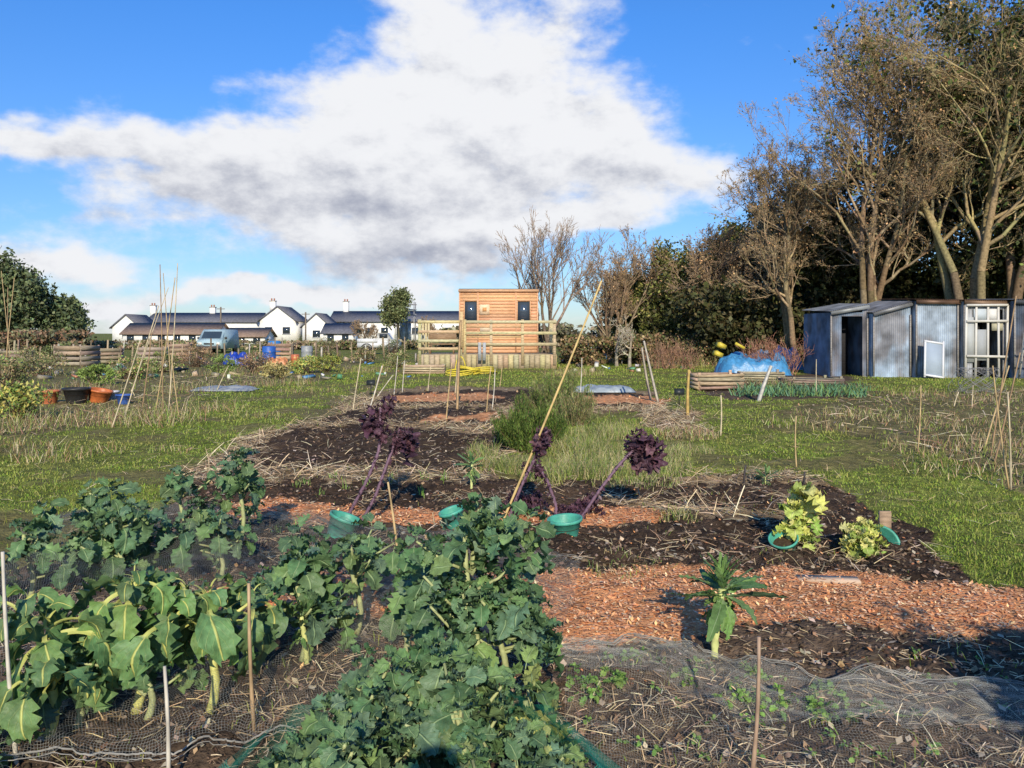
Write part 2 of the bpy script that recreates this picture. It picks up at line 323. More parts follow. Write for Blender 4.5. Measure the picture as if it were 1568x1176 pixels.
mb.build('dry_weed_stalks',mStraw)
# ---------------- leaves
def leaves(mb,base,az,pitch,L,W,bend,col,ruf=.17,lobes=4,pet=.25,nu=15,fold=.22,lobe=.18,mat=0,pw=.0042):
    N=len(L); s=np.linspace(0,1,nu); v=np.array([-1,-.6,-.22,0,.22,.6,1])
    p=pitch[:,None]-bend[:,None]*s[None]; st=(L/(nu-1))[:,None]
    r=np.concatenate([np.zeros((N,1)),np.cumsum(np.cos(p[:,:-1])*st,1)],1); z=np.concatenate([np.zeros((N,1)),np.cumsum(np.sin(p[:,:-1])*st,1)],1)
    azs=az[:,None]+U(-.5,.5,(N,1))*s[None]
    ca,sa=np.cos(azs),np.sin(azs)
    cen=base[:,None]+np.stack([r*ca,r*sa,z],-1)
    roll=rng.normal(0,.45,(N,1)); side=np.stack([-sa,ca,0*ca],-1); nor=np.stack([-np.sin(p)*ca,-np.sin(p)*sa,np.cos(p)],-1)
    cr,sr=np.cos(roll)[...,None],np.sin(roll)[...,None]; side,nor=side*cr+nor*sr,nor*cr-side*sr
    t=np.clip((s-pet)/(1-pet),0,1)[None]; ph=U(0,6.28,(N,1))
    prof=np.sin(np.pi*np.clip(t,0,.985)**.8)**.65
    V=[]
    for j,vv in enumerate(v):
        lb=1+lobe*np.sin(2*np.pi*lobes*t+ph+(1.3 if vv>0 else 0))+lobe*.7*np.sin(2*np.pi*lobes*1.55*t+ph*2+(2 if vv>0 else 0))
        h=W[:,None]/2*prof*(1+(lb-1)*abs(vv))+pw*(L[:,None]/.25)
        off=fold*abs(vv)*h+ruf*W[:,None]*vv*vv*np.sin(2*np.pi*lobes*1.1*t+ph*3+(2.5 if vv>0 else 0))*(t>0)+.05*W[:,None]*np.sin(9*t+ph+vv*4)*(t>0)
        V.append(cen+side*(h*vv)[...,None]+nor*off[...,None])
    V=np.stack(V,2)
    nv=len(v); LU=np.zeros((N,nu,nv,3)); LU[...,0]=s[None,:,None]; LU[...,1]=v[None,None]; 
    i=np.arange(nu*nv).reshape(nu,nv); q=np.stack([i[:-1,:-1],i[:-1,1:],i[1:,1:],i[1:,:-1]],-1).reshape(-1,4)
    Q=(q[None]+(np.arange(N)*nu*nv)[:,None,None]).reshape(-1,4)
    mb.add(V.reshape(-1,3),Q,col=np.repeat(col,nu*nv,0),luv=LU.reshape(-1,3),mat=mat)
def rosette(mb,pos,n,L,pal,pmin=-.6,pmax=1.3,wr=.55,bend=(.6,1.8),**kw):
    pos=np.asarray(pos,float); az=U(0,6.28)+np.arange(n)*2.4+U(-.3,.3,n); t=(np.arange(n)+.5)/n
    pit=pmin+(pmax-pmin)*t+U(-.25,.25,n); Ls=L*(1.1-.65*t)*U(.75,1.2,n)
    base=np.repeat(pos[None],n,0)+np.c_[U(-.01,.01,(n,2)),(t-.5)*L*.35]
    leaves(mb,base,az,pit,Ls,Ls*wr*U(.85,1.2,n),U(*bend,n),pick(pal,n,.22,.08),**kw)
KP=[(.125,.22,.095),(.10,.19,.09),(.165,.265,.10),(.125,.21,.12),(.085,.165,.07)]
def brassica(name,x,y,h,sp,shoots,nl,L,pal=KP,lean=(0,0),mat=None,stemcol=(.38,.42,.2),sr=.017,**kw):
    mb=MB(); z0=float(hgt(np.array([x]),np.array([y]))[0])
    top=np.array([x+lean[0],y+lean[1],z0+h]); b=np.array([x,y,z0-.02])
    pts=[b+(top-b)*t+np.array([.03*math.sin(t*5),0,0]) for t in np.linspace(0,1,7)]
    tube(mb,pts,np.linspace(sr,sr*.6,7),stemcol,8,mat=1)
    rosette(mb,top,nl,L,pal,**kw)
    for i in range(shoots):
        t=U(.3,.95); p0=b+(top-b)*t; a=U(0,6.28); rr=sp*U(.35,1); e=p0+np.array([math.cos(a)*rr,math.sin(a)*rr,U(.02,.25)*h+.04])
        m_=(p0+e)/2+np.array([0,0,-.02]); tube(mb,[p0,m_,e],[sr*.5,sr*.4,sr*.3],stemcol,5,mat=1)
        rosette(mb,e,max(4,int(nl*.6)),L*U(.55,.95),pal,**kw)
    return mb.build(name,[mat or mKale,mStemG],smooth=True)
mStemG=attrmat('brassica_stem',.6,(30,5),(.75,1.2))
for x,y,h,sp,s,nl,L in [(-.52,2.45,.40,.22,13,13,.14),(-.16,2.5,.44,.22,13,13,.14),(-.33,2.75,.49,.2,13,13,.14),(-.66,2.25,.30,.2,11,11,.14),(.02,2.4,.34,.2,11,11,.14),(-.30,2.15,.40,.2,12,12,.13),(-.12,2.8,.44,.16,10,11,.13),(-.5,2.75,.42,.16,10,11,.13),(.14,2.5,.26,.14,7,10,.14),(-.05,2.15,.32,.18,9,11,.13),(-.7,2.5,.28,.16,7,10,.13)]:
    brassica('broccoli_plant',x,y,h,sp,s,nl,L,wr=.66,pmin=-.3,pal=KP if x<-.1 else KP+[(.3,.34,.11)])
brassica('purple_sprouting_broccoli',-.17,3.4,.78,.24,14,15,.19,wr=.6)
brassica('purple_sprouting_broccoli',-.05,3.45,.50,.27,12,15,.20,wr=.6)
brassica('purple_sprouting_broccoli',-.36,3.75,.62,.2,6,12,.18,wr=.6)
brassica('kale_plant',.08,3.05,.25,.2,3,8,.22,pal=[(.2,.32,.1),(.32,.38,.12),(.12,.22,.09)],wr=.62)
brassica('kale_plant',-1.04,3.95,.50,.26,10,13,.21,wr=.58)
brassica('kale_plant',-.82,4.2,.44,.22,7,11,.2,wr=.58)
brassica('kale_plant',-.55,4.0,.30,.16,3,9,.18,wr=.58)
YP=[(.14,.25,.08),(.115,.21,.08),(.17,.28,.08),(.10,.19,.075),(.14,.235,.09),(.12,.22,.09)]
kwY=dict(pal=YP,mat=mKaleY,stemcol=(.6,.6,.2),bend=(2.1,3.1),wr=.38,pmin=.2,pmax=1.35,pet=.45,pw=.0085,ruf=.22)
brassica('drooping_kale_plant',-1.62,3.45,.50,.26,7,14,.36,sr=.024,**kwY)
brassica('drooping_kale_plant',-1.32,3.5,.46,.2,5,13,.34,sr=.022,**kwY)
brassica('drooping_kale_plant',-1.85,3.2,.42,.2,5,12,.32,sr=.022,**kwY)
brassica('kale_plant',-1.55,3.4,.28,.3,10,9,.17,wr=.6)
brassica('kale_plant',-1.8,3.3,.24,.22,6,9,.17,wr=.6)
brassica('kale_plant',-2.05,2.95,.2,.2,4,9,.2,wr=.6)
for x,y,h in [(-2.75,5.5,.5),(-2.3,5.6,.55),(-2.45,5.0,.45),(-2.0,5.9,.62),(-2.95,4.9,.4),(-1.9,5.2,.35),(-2.6,5.2,.4)]:
    brassica('kale_plant',x,y,h,.24,6,12,.22,wr=.56,bend=(.9,2.2))
brassica('kale_plant',-3.1,4.6,.3,.2,3,10,.22,wr=.55)
def palm(name,px,py,h,L,n=26,lean=0,stemc=(.52,.56,.22)):
    x,y=G(px,py); mb=MB(); z0=float(hgt(np.array([x]),np.array([y]))[0])
    pts=[(x+lean*t*t,y,z0-.02+h*t) for t in np.linspace(0,1,14)]; tube(mb,pts,[h*.045*(1+.3*(i%2)) for i in range(14)],stemc,8,mat=1)
    c=np.array(pts[-1]); rosette(mb,c,n,L,[(.11,.21,.08),(.15,.26,.08),(.08,.16,.08)],pmin=.0,pmax=1.45,wr=.15,bend=(-.1,.9),ruf=.12,lobes=6,pet=.12)
    for dz in (.05,.1): rosette(mb,c-np.array([0,0,dz]),n//2,L*.5,[(.12,.23,.08),(.17,.28,.08)],pmin=-.6,pmax=.7,wr=.28,bend=(.6,1.8),pet=.12)
    mb.build(name,[mKale,mStemG],smooth=True)
palm('cavolo_nero_plant',1094,1003,.36,.26,40,.04); palm('cavolo_nero_plant',722,752,.26,.2,24); palm('cavolo_nero_plant',1172,744,.1,.2,16)
palm('cavolo_nero_plant',470,1015,.26,.2,10,-.03)
def lime(name,px,py,h,L,n):
    x,y=G(px,py); mb=MB()
    for i in range(11):
        rosette(mb,(x+U(-.09,.09),y+U(-.06,.06),.03+h*i/11),n,L*U(.8,1.1),[(.62,.62,.15),(.42,.50,.11),(.70,.68,.26),(.28,.4,.08)],pmin=0,pmax=1.4,wr=.75,ruf=.22,pet=.15,bend=(.8,2.4))
    mb.build(name,mLime,smooth=True)
lime('yellow_cabbage_plant',1226,840,.42,.16,9); lime('yellow_cabbage_plant',1322,850,.18,.13,9)
PP=[(.07,.032,.05),(.09,.042,.06),(.05,.025,.038),(.12,.06,.075)]
def purple(name,stems):
    mb=MB()
    for (bx,by),pts,head,hl in stems:
        x,y=G(bx,by); P=[(x,y,-.02)]+[( (px-784)*y/F, y+dy, HC-(py-HY)*y/F) for px,py,dy in pts]; P=np.array(P)
        t=np.linspace(0,len(P)-1,26); Pi=np.stack([np.interp(t,np.arange(len(P)),P[:,i]) for i in range(3)],1)
        for _ in range(3): Pi[1:-1]=(Pi[:-2]+Pi[1:-1]*2+Pi[2:])/4
        tube(mb,Pi,[.011*(1+.4*(i%2)) for i in range(26)],(.17,.10,.14),7,mat=1)
        for i in range(3,21):
            rosette(mb,Pi[i],2,.045,PP+[(.3,.2,.22)],pmin=-.8,pmax=.6,wr=.5,ruf=.3,lobes=5,bend=(.5,2.))
        for j in range(21,26): rosette(mb,Pi[j],5,hl*.55,PP,pmin=-1.2,pmax=.6,wr=.7,ruf=.35,lobes=6,bend=(.5,2.))
        for j in range(head):
            rosette(mb,Pi[-1]+U(-.08,.08,3)*np.array([1.2,1,.8])-np.array([0,0,.05*(j%3)]),12,hl*U(.75,1.2),PP,pmin=-1.0,pmax=1.0,wr=.55,ruf=.38,lobes=7,bend=(1.0,3.0),pet=.3)
    mb.build(name,[mPurple,mStemG],smooth=True)
purple('purple_kale_plant',[((522,806),[(560,740,0),(580,690,.05),(580,626,.1)],3,.17),((548,806),[(575,760,0),(592,710,.05),(610,660,.1)],3,.16)])
purple('purple_kale_plant',[((775,800),[(800,740,0),(820,700,.0),(838,660,.05)],2,.14),((850,800),[(852,775,0),(838,735,0),(822,712,0)],2,.10)])
purple('purple_kale_plant',[((880,805),[(915,755,0),(950,712,.05),(988,678,.1)],5,.18)])
mb=MB()
for px,py,n in [(790,785,8),(900,785,9),(870,795,5),(800,775,6),(815,790,4)]:
    x,y=G(px,py)
    for i in range(n): rosette(mb,(x+U(-.12,.12),y+U(-.1,.1),U(.02,.12)),8,.09,PP,pmin=-.3,pmax=1.2,wr=.7,ruf=.35,lobes=6)
mb.build('purple_kale_seedlings',mPurple,smooth=True)
mb=MB()
for px,py in [(455,745),(470,742),(510,738),(530,750),(645,760),(650,735),(600,735),(490,760),(380,805),(455,806),(420,812),(560,745),(680,740),(350,805)]: clump(mb,px,py,.05,10,.14,[(.2,.38,.08),(.3,.42,.12)],w=.004,lean=.4)
for px,py in [(1130,1065),(1180,1075),(1225,1090),(1280,1095),(1330,1110),(1290,1075),(1150,1035),(1240,1062),(920,1035),(905,1040),(1380,1100),(990,1010),(1060,1030),(930,1060)]:
    x,y=G(px,py)
    for i in range(4): rosette(mb,(x+U(-.1,.1),y+U(-.08,.08),.02),7,.05,[(.26,.42,.1),(.2,.35,.09)],pmin=0,pmax=1.2)
for i in range(60):
    px,py=U(860,1560),U(1000,1170); x,y=G(px,py); rosette(mb,(x,y,.015),5,.035,[(.26,.42,.1),(.2,.35,.09)],pmin=0,pmax=1.2)
mb.build('vegetable_seedlings',mGrass)
# ---------------- teal pots
def pot(name,c,r0,r1,h,tilt=(0,0),col=(.08,.38,.28),mat=None,soil=True,n=24):
    from mathutils import Euler
    prof=[(r0*.98,0),(r1*.97,h*.85),(r1*1.08,h*.86),(r1*1.08,h),(r1*.98,h),(r1*.95,h*.9),(r0*.9,.02)]
    R=np.array(Euler((tilt[0],tilt[1],0)).to_matrix()); V=[];Q=[]
    for i,(r,z) in enumerate(prof):
        for k_ in range(n):
            t=2*np.pi*k_/n; V.append((r*math.cos(t),r*math.sin(t),z))
    for i in range(len(prof)-1):
        for k_ in range(n): Q.append([i*n+k_,i*n+(k_+1)%n,(i+1)*n+(k_+1)%n,(i+1)*n+k_])
    mb=MB(); mb.add(np.array(V)@R.T+np.array(c),Q,col=col)
    if soil:
        D=[(r1*.93*math.cos(2*np.pi*k_/n),r1*.93*math.sin(2*np.pi*k_/n),h*.55) for k_ in range(n)]+[(0,0,h*.62)]
        mb.add(np.array(D)@R.T+np.array(c),None,[[k_,(k_+1)%n,n] for k_ in range(n)],col=(.06,.04,.025),mat=1)
    mb.build(name,[mat or mPlas,mSoil],smooth=False)
def gpot(name,px,py,r0,r1,h,**kw):
    x,y=G(px,py); pot(name,(x,y,-.01),r0,r1,h,**kw)
gpot('teal_plant_pot',519,820,.10,.125,.17,tilt=(-.05,.35)); gpot('teal_plant_pot',867,822,.09,.13,.16,tilt=(.05,-.08)); gpot('teal_plant_pot',700,808,.08,.10,.17,tilt=(.1,-.3))
gpot('teal_plant_pot',1203,842,.07,.10,.13,tilt=(.4,-.3)); gpot('teal_plant_pot',1342,835,.11,.13,.10,tilt=(1.1,.1),soil=False)
gpot('terracotta_plant_pot',75,617,.16,.22,.3,col=(.5,.16,.07)); gpot('terracotta_plant_pot',150,615,.2,.26,.3,col=(.55,.16,.05),tilt=(0,.2))
gpot('black_plant_pot',117,617,.2,.28,.36,col=(.03,.03,.03)); gpot('white_plant_pot',172,612,.1,.15,.22,col=(.6,.6,.62)); gpot('blue_plant_pot',190,618,.12,.17,.22,col=(.05,.12,.4))
# ---------------- canes
def cane(px,py,tx,ty,r=.006,col=(.5,.36,.17),dy=0.,name='bamboo_cane',knots=True,sides=6):
    x,y=G(px,py); x2,z2=XZ(tx,ty,y+dy); mb=MB(); a=np.array([x,y,-.05]); b=np.array([x2,y+dy,z2]); n=max(4,int(np.linalg.norm(b-a)/.11))
    rs=[];P=[]; bow=U(-.015,.015)
    for i in range(n+1):
        t=i/n; c=a+(b-a)*t+np.array([bow*math.sin(math.pi*t),0,0])
        P+= [c]; rs.append(r*(1.15-.35*t)*(1.15 if (knots and i%2) else 1))
    tube(mb,P,rs,col,sides); return mb.build(name,mCane,smooth=True)
T1=(.55,.4,.2);T2=(.62,.52,.34);T3=(.36,.24,.13);TW=(.65,.6,.5)
cane(765,800,921,430,.0095,(.66,.48,.2)); cane(612,866,594,738,.008,T1); cane(389,1100,381,893,.0075,(.46,.32,.18)); cane(27,1165,4,845,.007,TW); cane(258,1185,252,1020,.007,TW); cane(1149,1190,1162,975,.0075,(.42,.29,.2))
for a in [(540,628,553,548),(570,615,587,558),(603,604,609,545),(616,600,620,552),(575,608,602,574),(683,642,692,555),(745,632,752,562),(753,628,758,565),(765,592,769,560),(1103,668,1104,605),(1220,715,1219,637),(1405,692,1410,590),(1548,745,1543,600),(1545,742,1520,560),(888,602,891,548),(1488,625,1490,590),(560,640,585,560),(655,600,660,560),(1250,604,1250,550),(1460,622,1468,600),(330,600,350,560)]:
    cane(*a,r=.011 if a[1]<680 else .008,col=[T1,T2,TW][rng.integers(0,3)])
for a in [(1516,700,1556,453),(1522,706,1562,540),(1505,690,1545,560),(250,632,245,405),(258,630,272,403),(263,604,250,418),(238,628,268,425),(188,645,243,468),(200,600,258,440),(170,655,215,520),(275,640,262,540),(4,600,22,425),(20,590,2,415),(10,600,12,440),(215,640,232,510)]:
    cane(*a,r=.010,col=[T1,T3,T2][rng.integers(0,3)])
for a,r,c in [((700,628,706,490),.03,(.5,.34,.18)),((697,602,702,540),.025,T2),((1008,615,986,522),.03,(.5,.45,.36)),((997,612,983,532),.03,(.42,.36,.27)),((1053,640,1055,566),.035,(.55,.38,.12)),((1161,614,1181,560),.05,(.6,.57,.5))]:
    cane(*a,r=r,col=c,name='wooden_stake',knots=False,sides=4)
for px,py,t in [(355,748,712),(1140,745,712),(1230,747,722)]: cane(px,py,px+2,t,r=.012,col=(.07,.06,.06),name='marker_peg',knots=False,sides=4)
for px,py in [(1040,622),(568,605)]:
    x,y=G(px,py); mb=MB(); box(mb,(x,y,.15),(.02,.02,.3),col=(.03,.03,.03)); box(mb,(x,y-.015,.32),(.22,.012,.14),col=(.025,.03,.03),rx=-.3); mb.build('plant_label',mPlas)
# ---------------- nets
def net(name,pts,mat,cellu=1.):
    P=np.asarray(pts,float); a,b,_=P.shape
    du=np.linalg.norm(np.diff(P,axis=1),axis=2); u=np.concatenate([np.zeros((a,1)),np.cumsum(du,1)],1); dv=np.linalg.norm(np.diff(P,axis=0),axis=2); v=np.concatenate([np.zeros((1,b)),np.cumsum(dv,0)],0)
    i=np.arange(a*b).reshape(a,b); q=np.stack([i[:-1,:-1],i[:-1,1:],i[1:,1:],i[1:,:-1]],-1).reshape(-1,4)
    mb=MB(); mb.add(P.reshape(-1,3),q,luv=np.stack([u,v,0*u],-1).reshape(-1,3)); return mb.build(name,mat,smooth=True)
def sheet(front,back,na,nb,zf,fold):
    f=np.array([G(*p) for p in front]); bk=np.array([G(*p) for p in back])
    tt=np.linspace(0,1,nb); fi=np.stack([np.interp(tt,np.linspace(0,1,len(f)),f[:,i]) for i in range(2)],1); bi=np.stack([np.interp(tt,np.linspace(0,1,len(bk)),bk[:,i]) for i in range(2)],1)
    s=np.linspace(0,1,na)[:,None,None]; P=fi[None]*(1-s)+bi[None]*s; X_,Y_=P[...,0],P[...,1]
    Z_=hgt(X_,Y_)+zf(X_,Y_,s[...,0],tt[None])+fold*np.abs(fbm(X_*3+Y_*5,Y_*1.2-X_*2,12,3)-.5)*2
    return np.stack([X_,Y_,Z_],-1)
mN1=netmat('black_netting',(.25,.25,.23),.012,.08); mN2=netmat('grey_netting',(.52,.52,.47),.0065,.06); mN3=netmat('green_netting',(.04,.34,.24),.008,.15)
net('crop_netting',sheet([(-60,1185),(200,1160),(430,1120),(560,1060),(860,1010)],[(40,810),(300,788),(560,815),(760,845),(890,872)],110,130,lambda X_,Y_,s,t:.03+.22*np.sin(np.pi*np.clip(s,0,1))**.6*(1-.8*t)+.08*np.sin(X_*7+Y_*3)*np.sin(np.pi*s),.12),mN1)
def nz_(X_,Y_,s,t): return .012+.035*np.sin(np.pi*s)*(.5+.5*np.sin(7*t*6.28+s*7))**2+.025*(.5+.5*np.sin(s*30+t*14+3*fbm(X_*3,Y_*3,5)))**4
net('crop_netting',sheet([(860,1030),(1000,1035),(1150,1105),(1400,1135),(1620,1130),(1800,1130)],[(840,990),(960,985),(1100,1012),(1250,1052),(1450,1068),(1620,1078),(1800,1082)],110,200,nz_,.07),mN2)
net('crop_netting',sheet([(860,1170),(1000,1190),(1400,1200),(1800,1200)],[(870,1000),(1000,1000),(1400,1075),(1800,1090)],60,120,lambda X_,Y_,s,t:.02+.03*np.sin(np.pi*s)*np.sin(t*20)**2,.06),netmat('faint_netting',(.4,.4,.36),.012,.045))
mb=MB()
for l in [[(40,812),(180,800),(300,790),(420,800),(560,818),(700,838),(890,872)],[(-20,1180),(180,1162),(330,1145),(450,1115)],[(860,1000),(960,990),(1080,1012),(1250,1052),(1420,1066),(1700,1078)]]:
    P=np.array([[*G(*p),.0] for p in l]); t=np.linspace(0,len(P)-1,90); Pi=np.stack([np.interp(t,np.arange(len(P)),P[:,i]) for i in range(3)],1); Pi[:,2]=hgt(Pi[:,0],Pi[:,1])+.03+.03*np.abs(np.sin(t*4)); Pi[:,:2]+=U(-.006,.006,(90,2))
    for o in range(3): tube(mb,Pi+np.array([U(-.01,.01),U(-.02,.02),U(0,.015)]),.002,(.32,.31,.28),4)
mb.build('net_edge_rope',mCane)
na,nb=24,160; th=np.linspace(-.5,np.pi+.5,nb)[None]; s=np.linspace(0,1,na)[:,None]
R0=1+.03*np.sin(th*13)+.02*np.sin(th*31); X_=-.29+(.52+.36*s)*np.cos(th)*R0; Y_=2.3+(.60+.32*s)*np.sin(th)*R0; Z_=.33*(1-s)**1.1+.01+.03*np.sin(th*17)*s+.03*fbm(th*9,th*0+1,4)*(1-s)
net('green_crop_netting',np.stack([X_+0*Z_,Y_+0*Z_,Z_],-1),mN3)
mb=MB()
tube(mb,np.stack([X_+0*Z_,Y_+0*Z_,Z_],-1)[na-1],.003,(.04,.26,.2),5)
mb.build('green_net_cord',mCane)
def shrub(name,cx,cy,rx,ry,h,n,size,pal,stem=(.12,.08,.05),clumps=40,z0=0,mat=None,asp=.5):
    mb=MB(); cc=rdir(clumps)*U(.3,1,(clumps,1))**.5*np.array([rx,ry,h*.5]); cc[:,2]+=h*.5; cc+=np.array([cx,cy,z0])
    i=rng.integers(0,clumps,n); C_=cc[i]+rng.normal(size=(n,3))*np.array([rx,ry,h*.5])*.17*U(.5,1.3,(clumps,1))[i]; C_[:,2]=np.maximum(C_[:,2],z0+.02)
    tone=U(.6,1.3,(clumps,1))[i]
    cards(mb,C_,U(size*.6,size*1.2,n),asp,pick(pal,n,.3)*tone)
    b=np.array([cx,cy,z0])+rng.normal(size=(clumps,3))*np.array([rx,ry,0])*.15; segs(mb,b,cc,h*.018,h*.006,stem,4,mat=1)
    return mb.build(name,[mat or mTreeL,mBark])
shrub('garden_shrub',2.7,.75,.42,.5,1.8,12000,.05,[(.08,.13,.04)])
# photographer standing behind the camera (throws the shade at the bottom of the view)
vs=[(0,-.42,.95),(0,-.42,1.15),(0,-.42,1.36),(0,-.41,1.50),(0,-.37,1.60),(0,-.38,1.73),
    (-.19,-.42,1.41),(-.27,-.30,1.20),(-.10,-.12,1.50),(.19,-.42,1.41),(.27,-.30,1.20),(.10,-.12,1.50),
    (-.10,-.42,.88),(-.12,-.41,.48),(-.13,-.44,.08),(-.14,-.28,.04),(.10,-.42,.88),(.12,-.41,.48),(.13,-.44,.08),(.14,-.28,.04)]
ed=[(0,1),(1,2),(2,3),(3,4),(4,5),(2,6),(6,7),(7,8),(2,9),(9,10),(10,11),(0,12),(12,13),(13,14),(14,15),(0,16),(16,17),(17,18),(18,19)]
rad=[.15,.14,.16,.06,.09,.085,.08,.05,.035,.08,.05,.035,.10,.07,.05,.045,.10,.07,.05,.045]
me=bpy.data.meshes.new('photographer'); me.from_pydata([(a-.03,b,c) for a,b,c in vs],ed,[]); po=bpy.data.objects.new('photographer',me); bpy.context.scene.collection.objects.link(po)
sm=po.modifiers.new('skin','SKIN'); sv=me.skin_vertices[0].data
for i,r in enumerate(rad): sv[i].radius=(r,r); sv[i].use_root=(i==0)
po.modifiers.new('sub','SUBSURF').levels=1; me.materials.append(mCloth)
a=me.attributes.new('Col','FLOAT_COLOR','POINT'); a.data.foreach_set('color',np.tile([.06,.07,.1,1.],len(vs)))
def sprigs(name,px,py,rx,h,n,pal):
    cx,cy=G(px,py); mb=MB(); m=80; a=U(0,6.28,m); rr=np.sqrt(U(0,1,m))*rx; b=np.c_[cx+rr*np.cos(a)*.6,cy+rr*np.sin(a)*.5,np.zeros(m)]; hh=h*U(.5,1.1,m)*(1.1-.5*(rr/rx)**2)
    t_=b+np.c_[np.cos(a)*rr*.7,np.sin(a)*rr*.5,hh]; segs(mb,b,t_,.008,.003,(.2,.15,.08),3,mat=1)
    i=rng.integers(0,m,n); f=U(.08,1,n)[:,None]; P=b[i]*(1-f)+t_[i]*f+rng.normal(size=(n,3))*.022; tn=U(.6,1.3,(m,1))[i]
    blades(mb,P,U(.03,.075,n),.0045,U(.3,1.6,n),pick(pal,n,.2)*tn); mb.build(name,[mGrass,mBark])
sprigs('rosemary_bush',812,690,.42,.66,16000,[(.14,.22,.045),(.2,.27,.06),(.09,.15,.035)]); sprigs('rosemary_bush',783,680,.25,.4,5000,[(.14,.22,.05),(.2,.28,.06)])
sprigs('herb_bush',850,640,.62,.85,15000,[(.13,.2,.05),(.18,.25,.06),(.3,.28,.12)]); sprigs('herb_bush',880,650,.4,.6,4000,[(.2,.27,.08),(.42,.38,.18)])
mb=MB()
for px in range(1132,1325,7):
    for py in (597,601,606): clump(mb,px+U(-6,6),py+U(-2,2),.2,12,.36,[(.14,.3,.16),(.2,.36,.18),(.22,.32,.1)],w=.016,lean=1.2)
mb.build('leek_row',mGrass)
# ---------------- TREES
def grow(S,D,Ln,R,K,curl,trop):
    N=len(S); P=[S]; d=D
    for k_ in range(K):
        d=norm(d+curl*rng.normal(size=(N,3))+np.array([0,0,trop])); P.append(P[-1]+d*(Ln/K)[:,None])
    return np.stack(P,1)
def spawn(P,Ln,R,m,ratio,tmin,ang,tap):
    N,K1,_=P.shape; K=K1-1; i=np.repeat(np.arange(N),m); t=tmin+(1-tmin)*U(0,1,N*m)**.8; f=np.clip(t*K,0,K-1e-3); j=f.astype(int); fr=(f-j)[:,None]
    p=P[i,j]*(1-fr)+P[i,j+1]*fr; d=norm(P[i,j+1]-P[i,j]); pr=norm(np.cross(d,rdir(N*m))); a=U(ang[0],ang[1],N*m)[:,None]
    D=d*np.cos(a)+pr*np.sin(a); return p,D,Ln[i]*ratio*U(.55,1.15,N*m)*(1.15-.6*t),R[i]*(1-tap*t)*.6
def tree(name,x,y,H,tr,spec,bark,leafn=0,leafs=.1,leafpal=None,trunks=1,tlen=.55,lean=.15,ivy=0,tap=.75,minr=.006,leafspread=.15,z0=0.,start=.3,ivypal=[(.09,.13,.03),(.13,.16,.04),(.06,.09,.025)]):
    mb=MB(); S=np.c_[x+U(-.4,.4,trunks)*(trunks>1),y+U(-.4,.4,trunks)*(trunks>1),np.full(trunks,z0-.1)]; D=norm(np.c_[U(-lean,lean,(trunks,2)),np.ones(trunks)])
    Ln=np.full(trunks,H*tlen)*U(.85,1.1,trunks); R=np.full(trunks,tr)
    for li in range(len(spec)+1):
        if li==0: K,curl,trop=6,.10,.05
        else:
            m,ratio,ang,K,curl,trop=spec[li-1]; S,D,Ln,R=spawn(P,Ln,R,m,ratio,start if li==1 else .15,ang,tap)
        P=grow(S,D,Ln,R,K,curl,trop); R=np.maximum(R,minr)
        for k_ in range(K):
            r0=np.maximum(R*(1-tap*k_/K),minr*.7); r1=np.maximum(R*(1-tap*(k_+1)/K),minr*.6)
            segs(mb,P[:,k_],P[:,k_+1],r0,r1,pick(bark,len(P),.2)*(.6 if li==0 else (.85 if li==1 else 1)),8 if li==0 else (5 if li==1 else 3))
        if li in (1,2): P1=P
    if leafn:
        i=rng.integers(0,len(P),leafn); j=rng.integers(1,P.shape[1],leafn); C_=P[i,j]+rng.normal(size=(leafn,3))*leafspread
        cards(mb,C_,U(leafs*.5,leafs*1.2,leafn),.55,pick(leafpal,leafn,.35)*U(.6,1.3,(len(P),1))[i],mat=1)
    if ivy:
        i=rng.integers(0,len(P1),ivy); j=rng.integers(0,P1.shape[1],ivy); C_=P1[i,j]+rng.normal(size=(ivy,3))*.35
        cards(mb,C_,U(.05,.13,ivy),.7,pick(ivypal,ivy,.3),mat=1)
    return mb.build(name,[mBark,mTreeL])
GB=[(.34,.25,.15),(.27,.19,.11),(.42,.33,.20)]; BB=[(.33,.23,.15),(.25,.18,.12),(.4,.3,.19)]
bare=[(13,.66,(.4,1.05),7,.17,.08),(9,.52,(.35,.95),5,.2,.08),(8,.5,(.3,.95),4,.22,.05),(6,.55,(.3,.9),3,.22,.03)]
LB=[(.42,.25,.12),(.48,.32,.15),(.33,.2,.1)]
slim=[(9,.75,(.3,.75),6,.12,.16),(8,.5,(.3,.8),5,.15,.12),(6,.5,(.3,.8),3,.15,.06)]
tree('bare_ash_tree',1.7,43.5,10.5,.11,slim,[(.38,.29,.22),(.30,.22,.16)],trunks=6,tlen=.52,lean=.45,minr=.012)
tree('bare_hazel_tree',5.4,45,9.5,.10,slim[:2]+[(7,.5,(.3,.8),3,.15,.06),(3,.5,(.3,.8),3,.15,.06)],BB,trunks=7,tlen=.52,lean=.42,minr=.011,leafn=1200,leafs=.07,leafpal=LB)
tree('bare_apple_tree',5.2,38,3.6,.10,[(8,.9,(.7,1.3),6,.2,.03),(7,.55,(.5,1),4,.25,.1),(5,.5,(.4,.9),3,.2,.1)],[(.5,.44,.33)],trunks=2,tlen=.5,lean=.2,minr=.01)
tree('bare_oak_tree',12.6,36,15.5,.16,bare,GB,trunks=3,tlen=.52,lean=.25,minr=.009,leafn=3500,leafs=.055,leafpal=LB,leafspread=.12)
tree('bare_oak_tree',15.4,34,18.5,.18,bare,GB,trunks=3,tlen=.55,lean=.22,minr=.009,leafn=5000,leafs=.055,leafpal=LB,leafspread=.12)
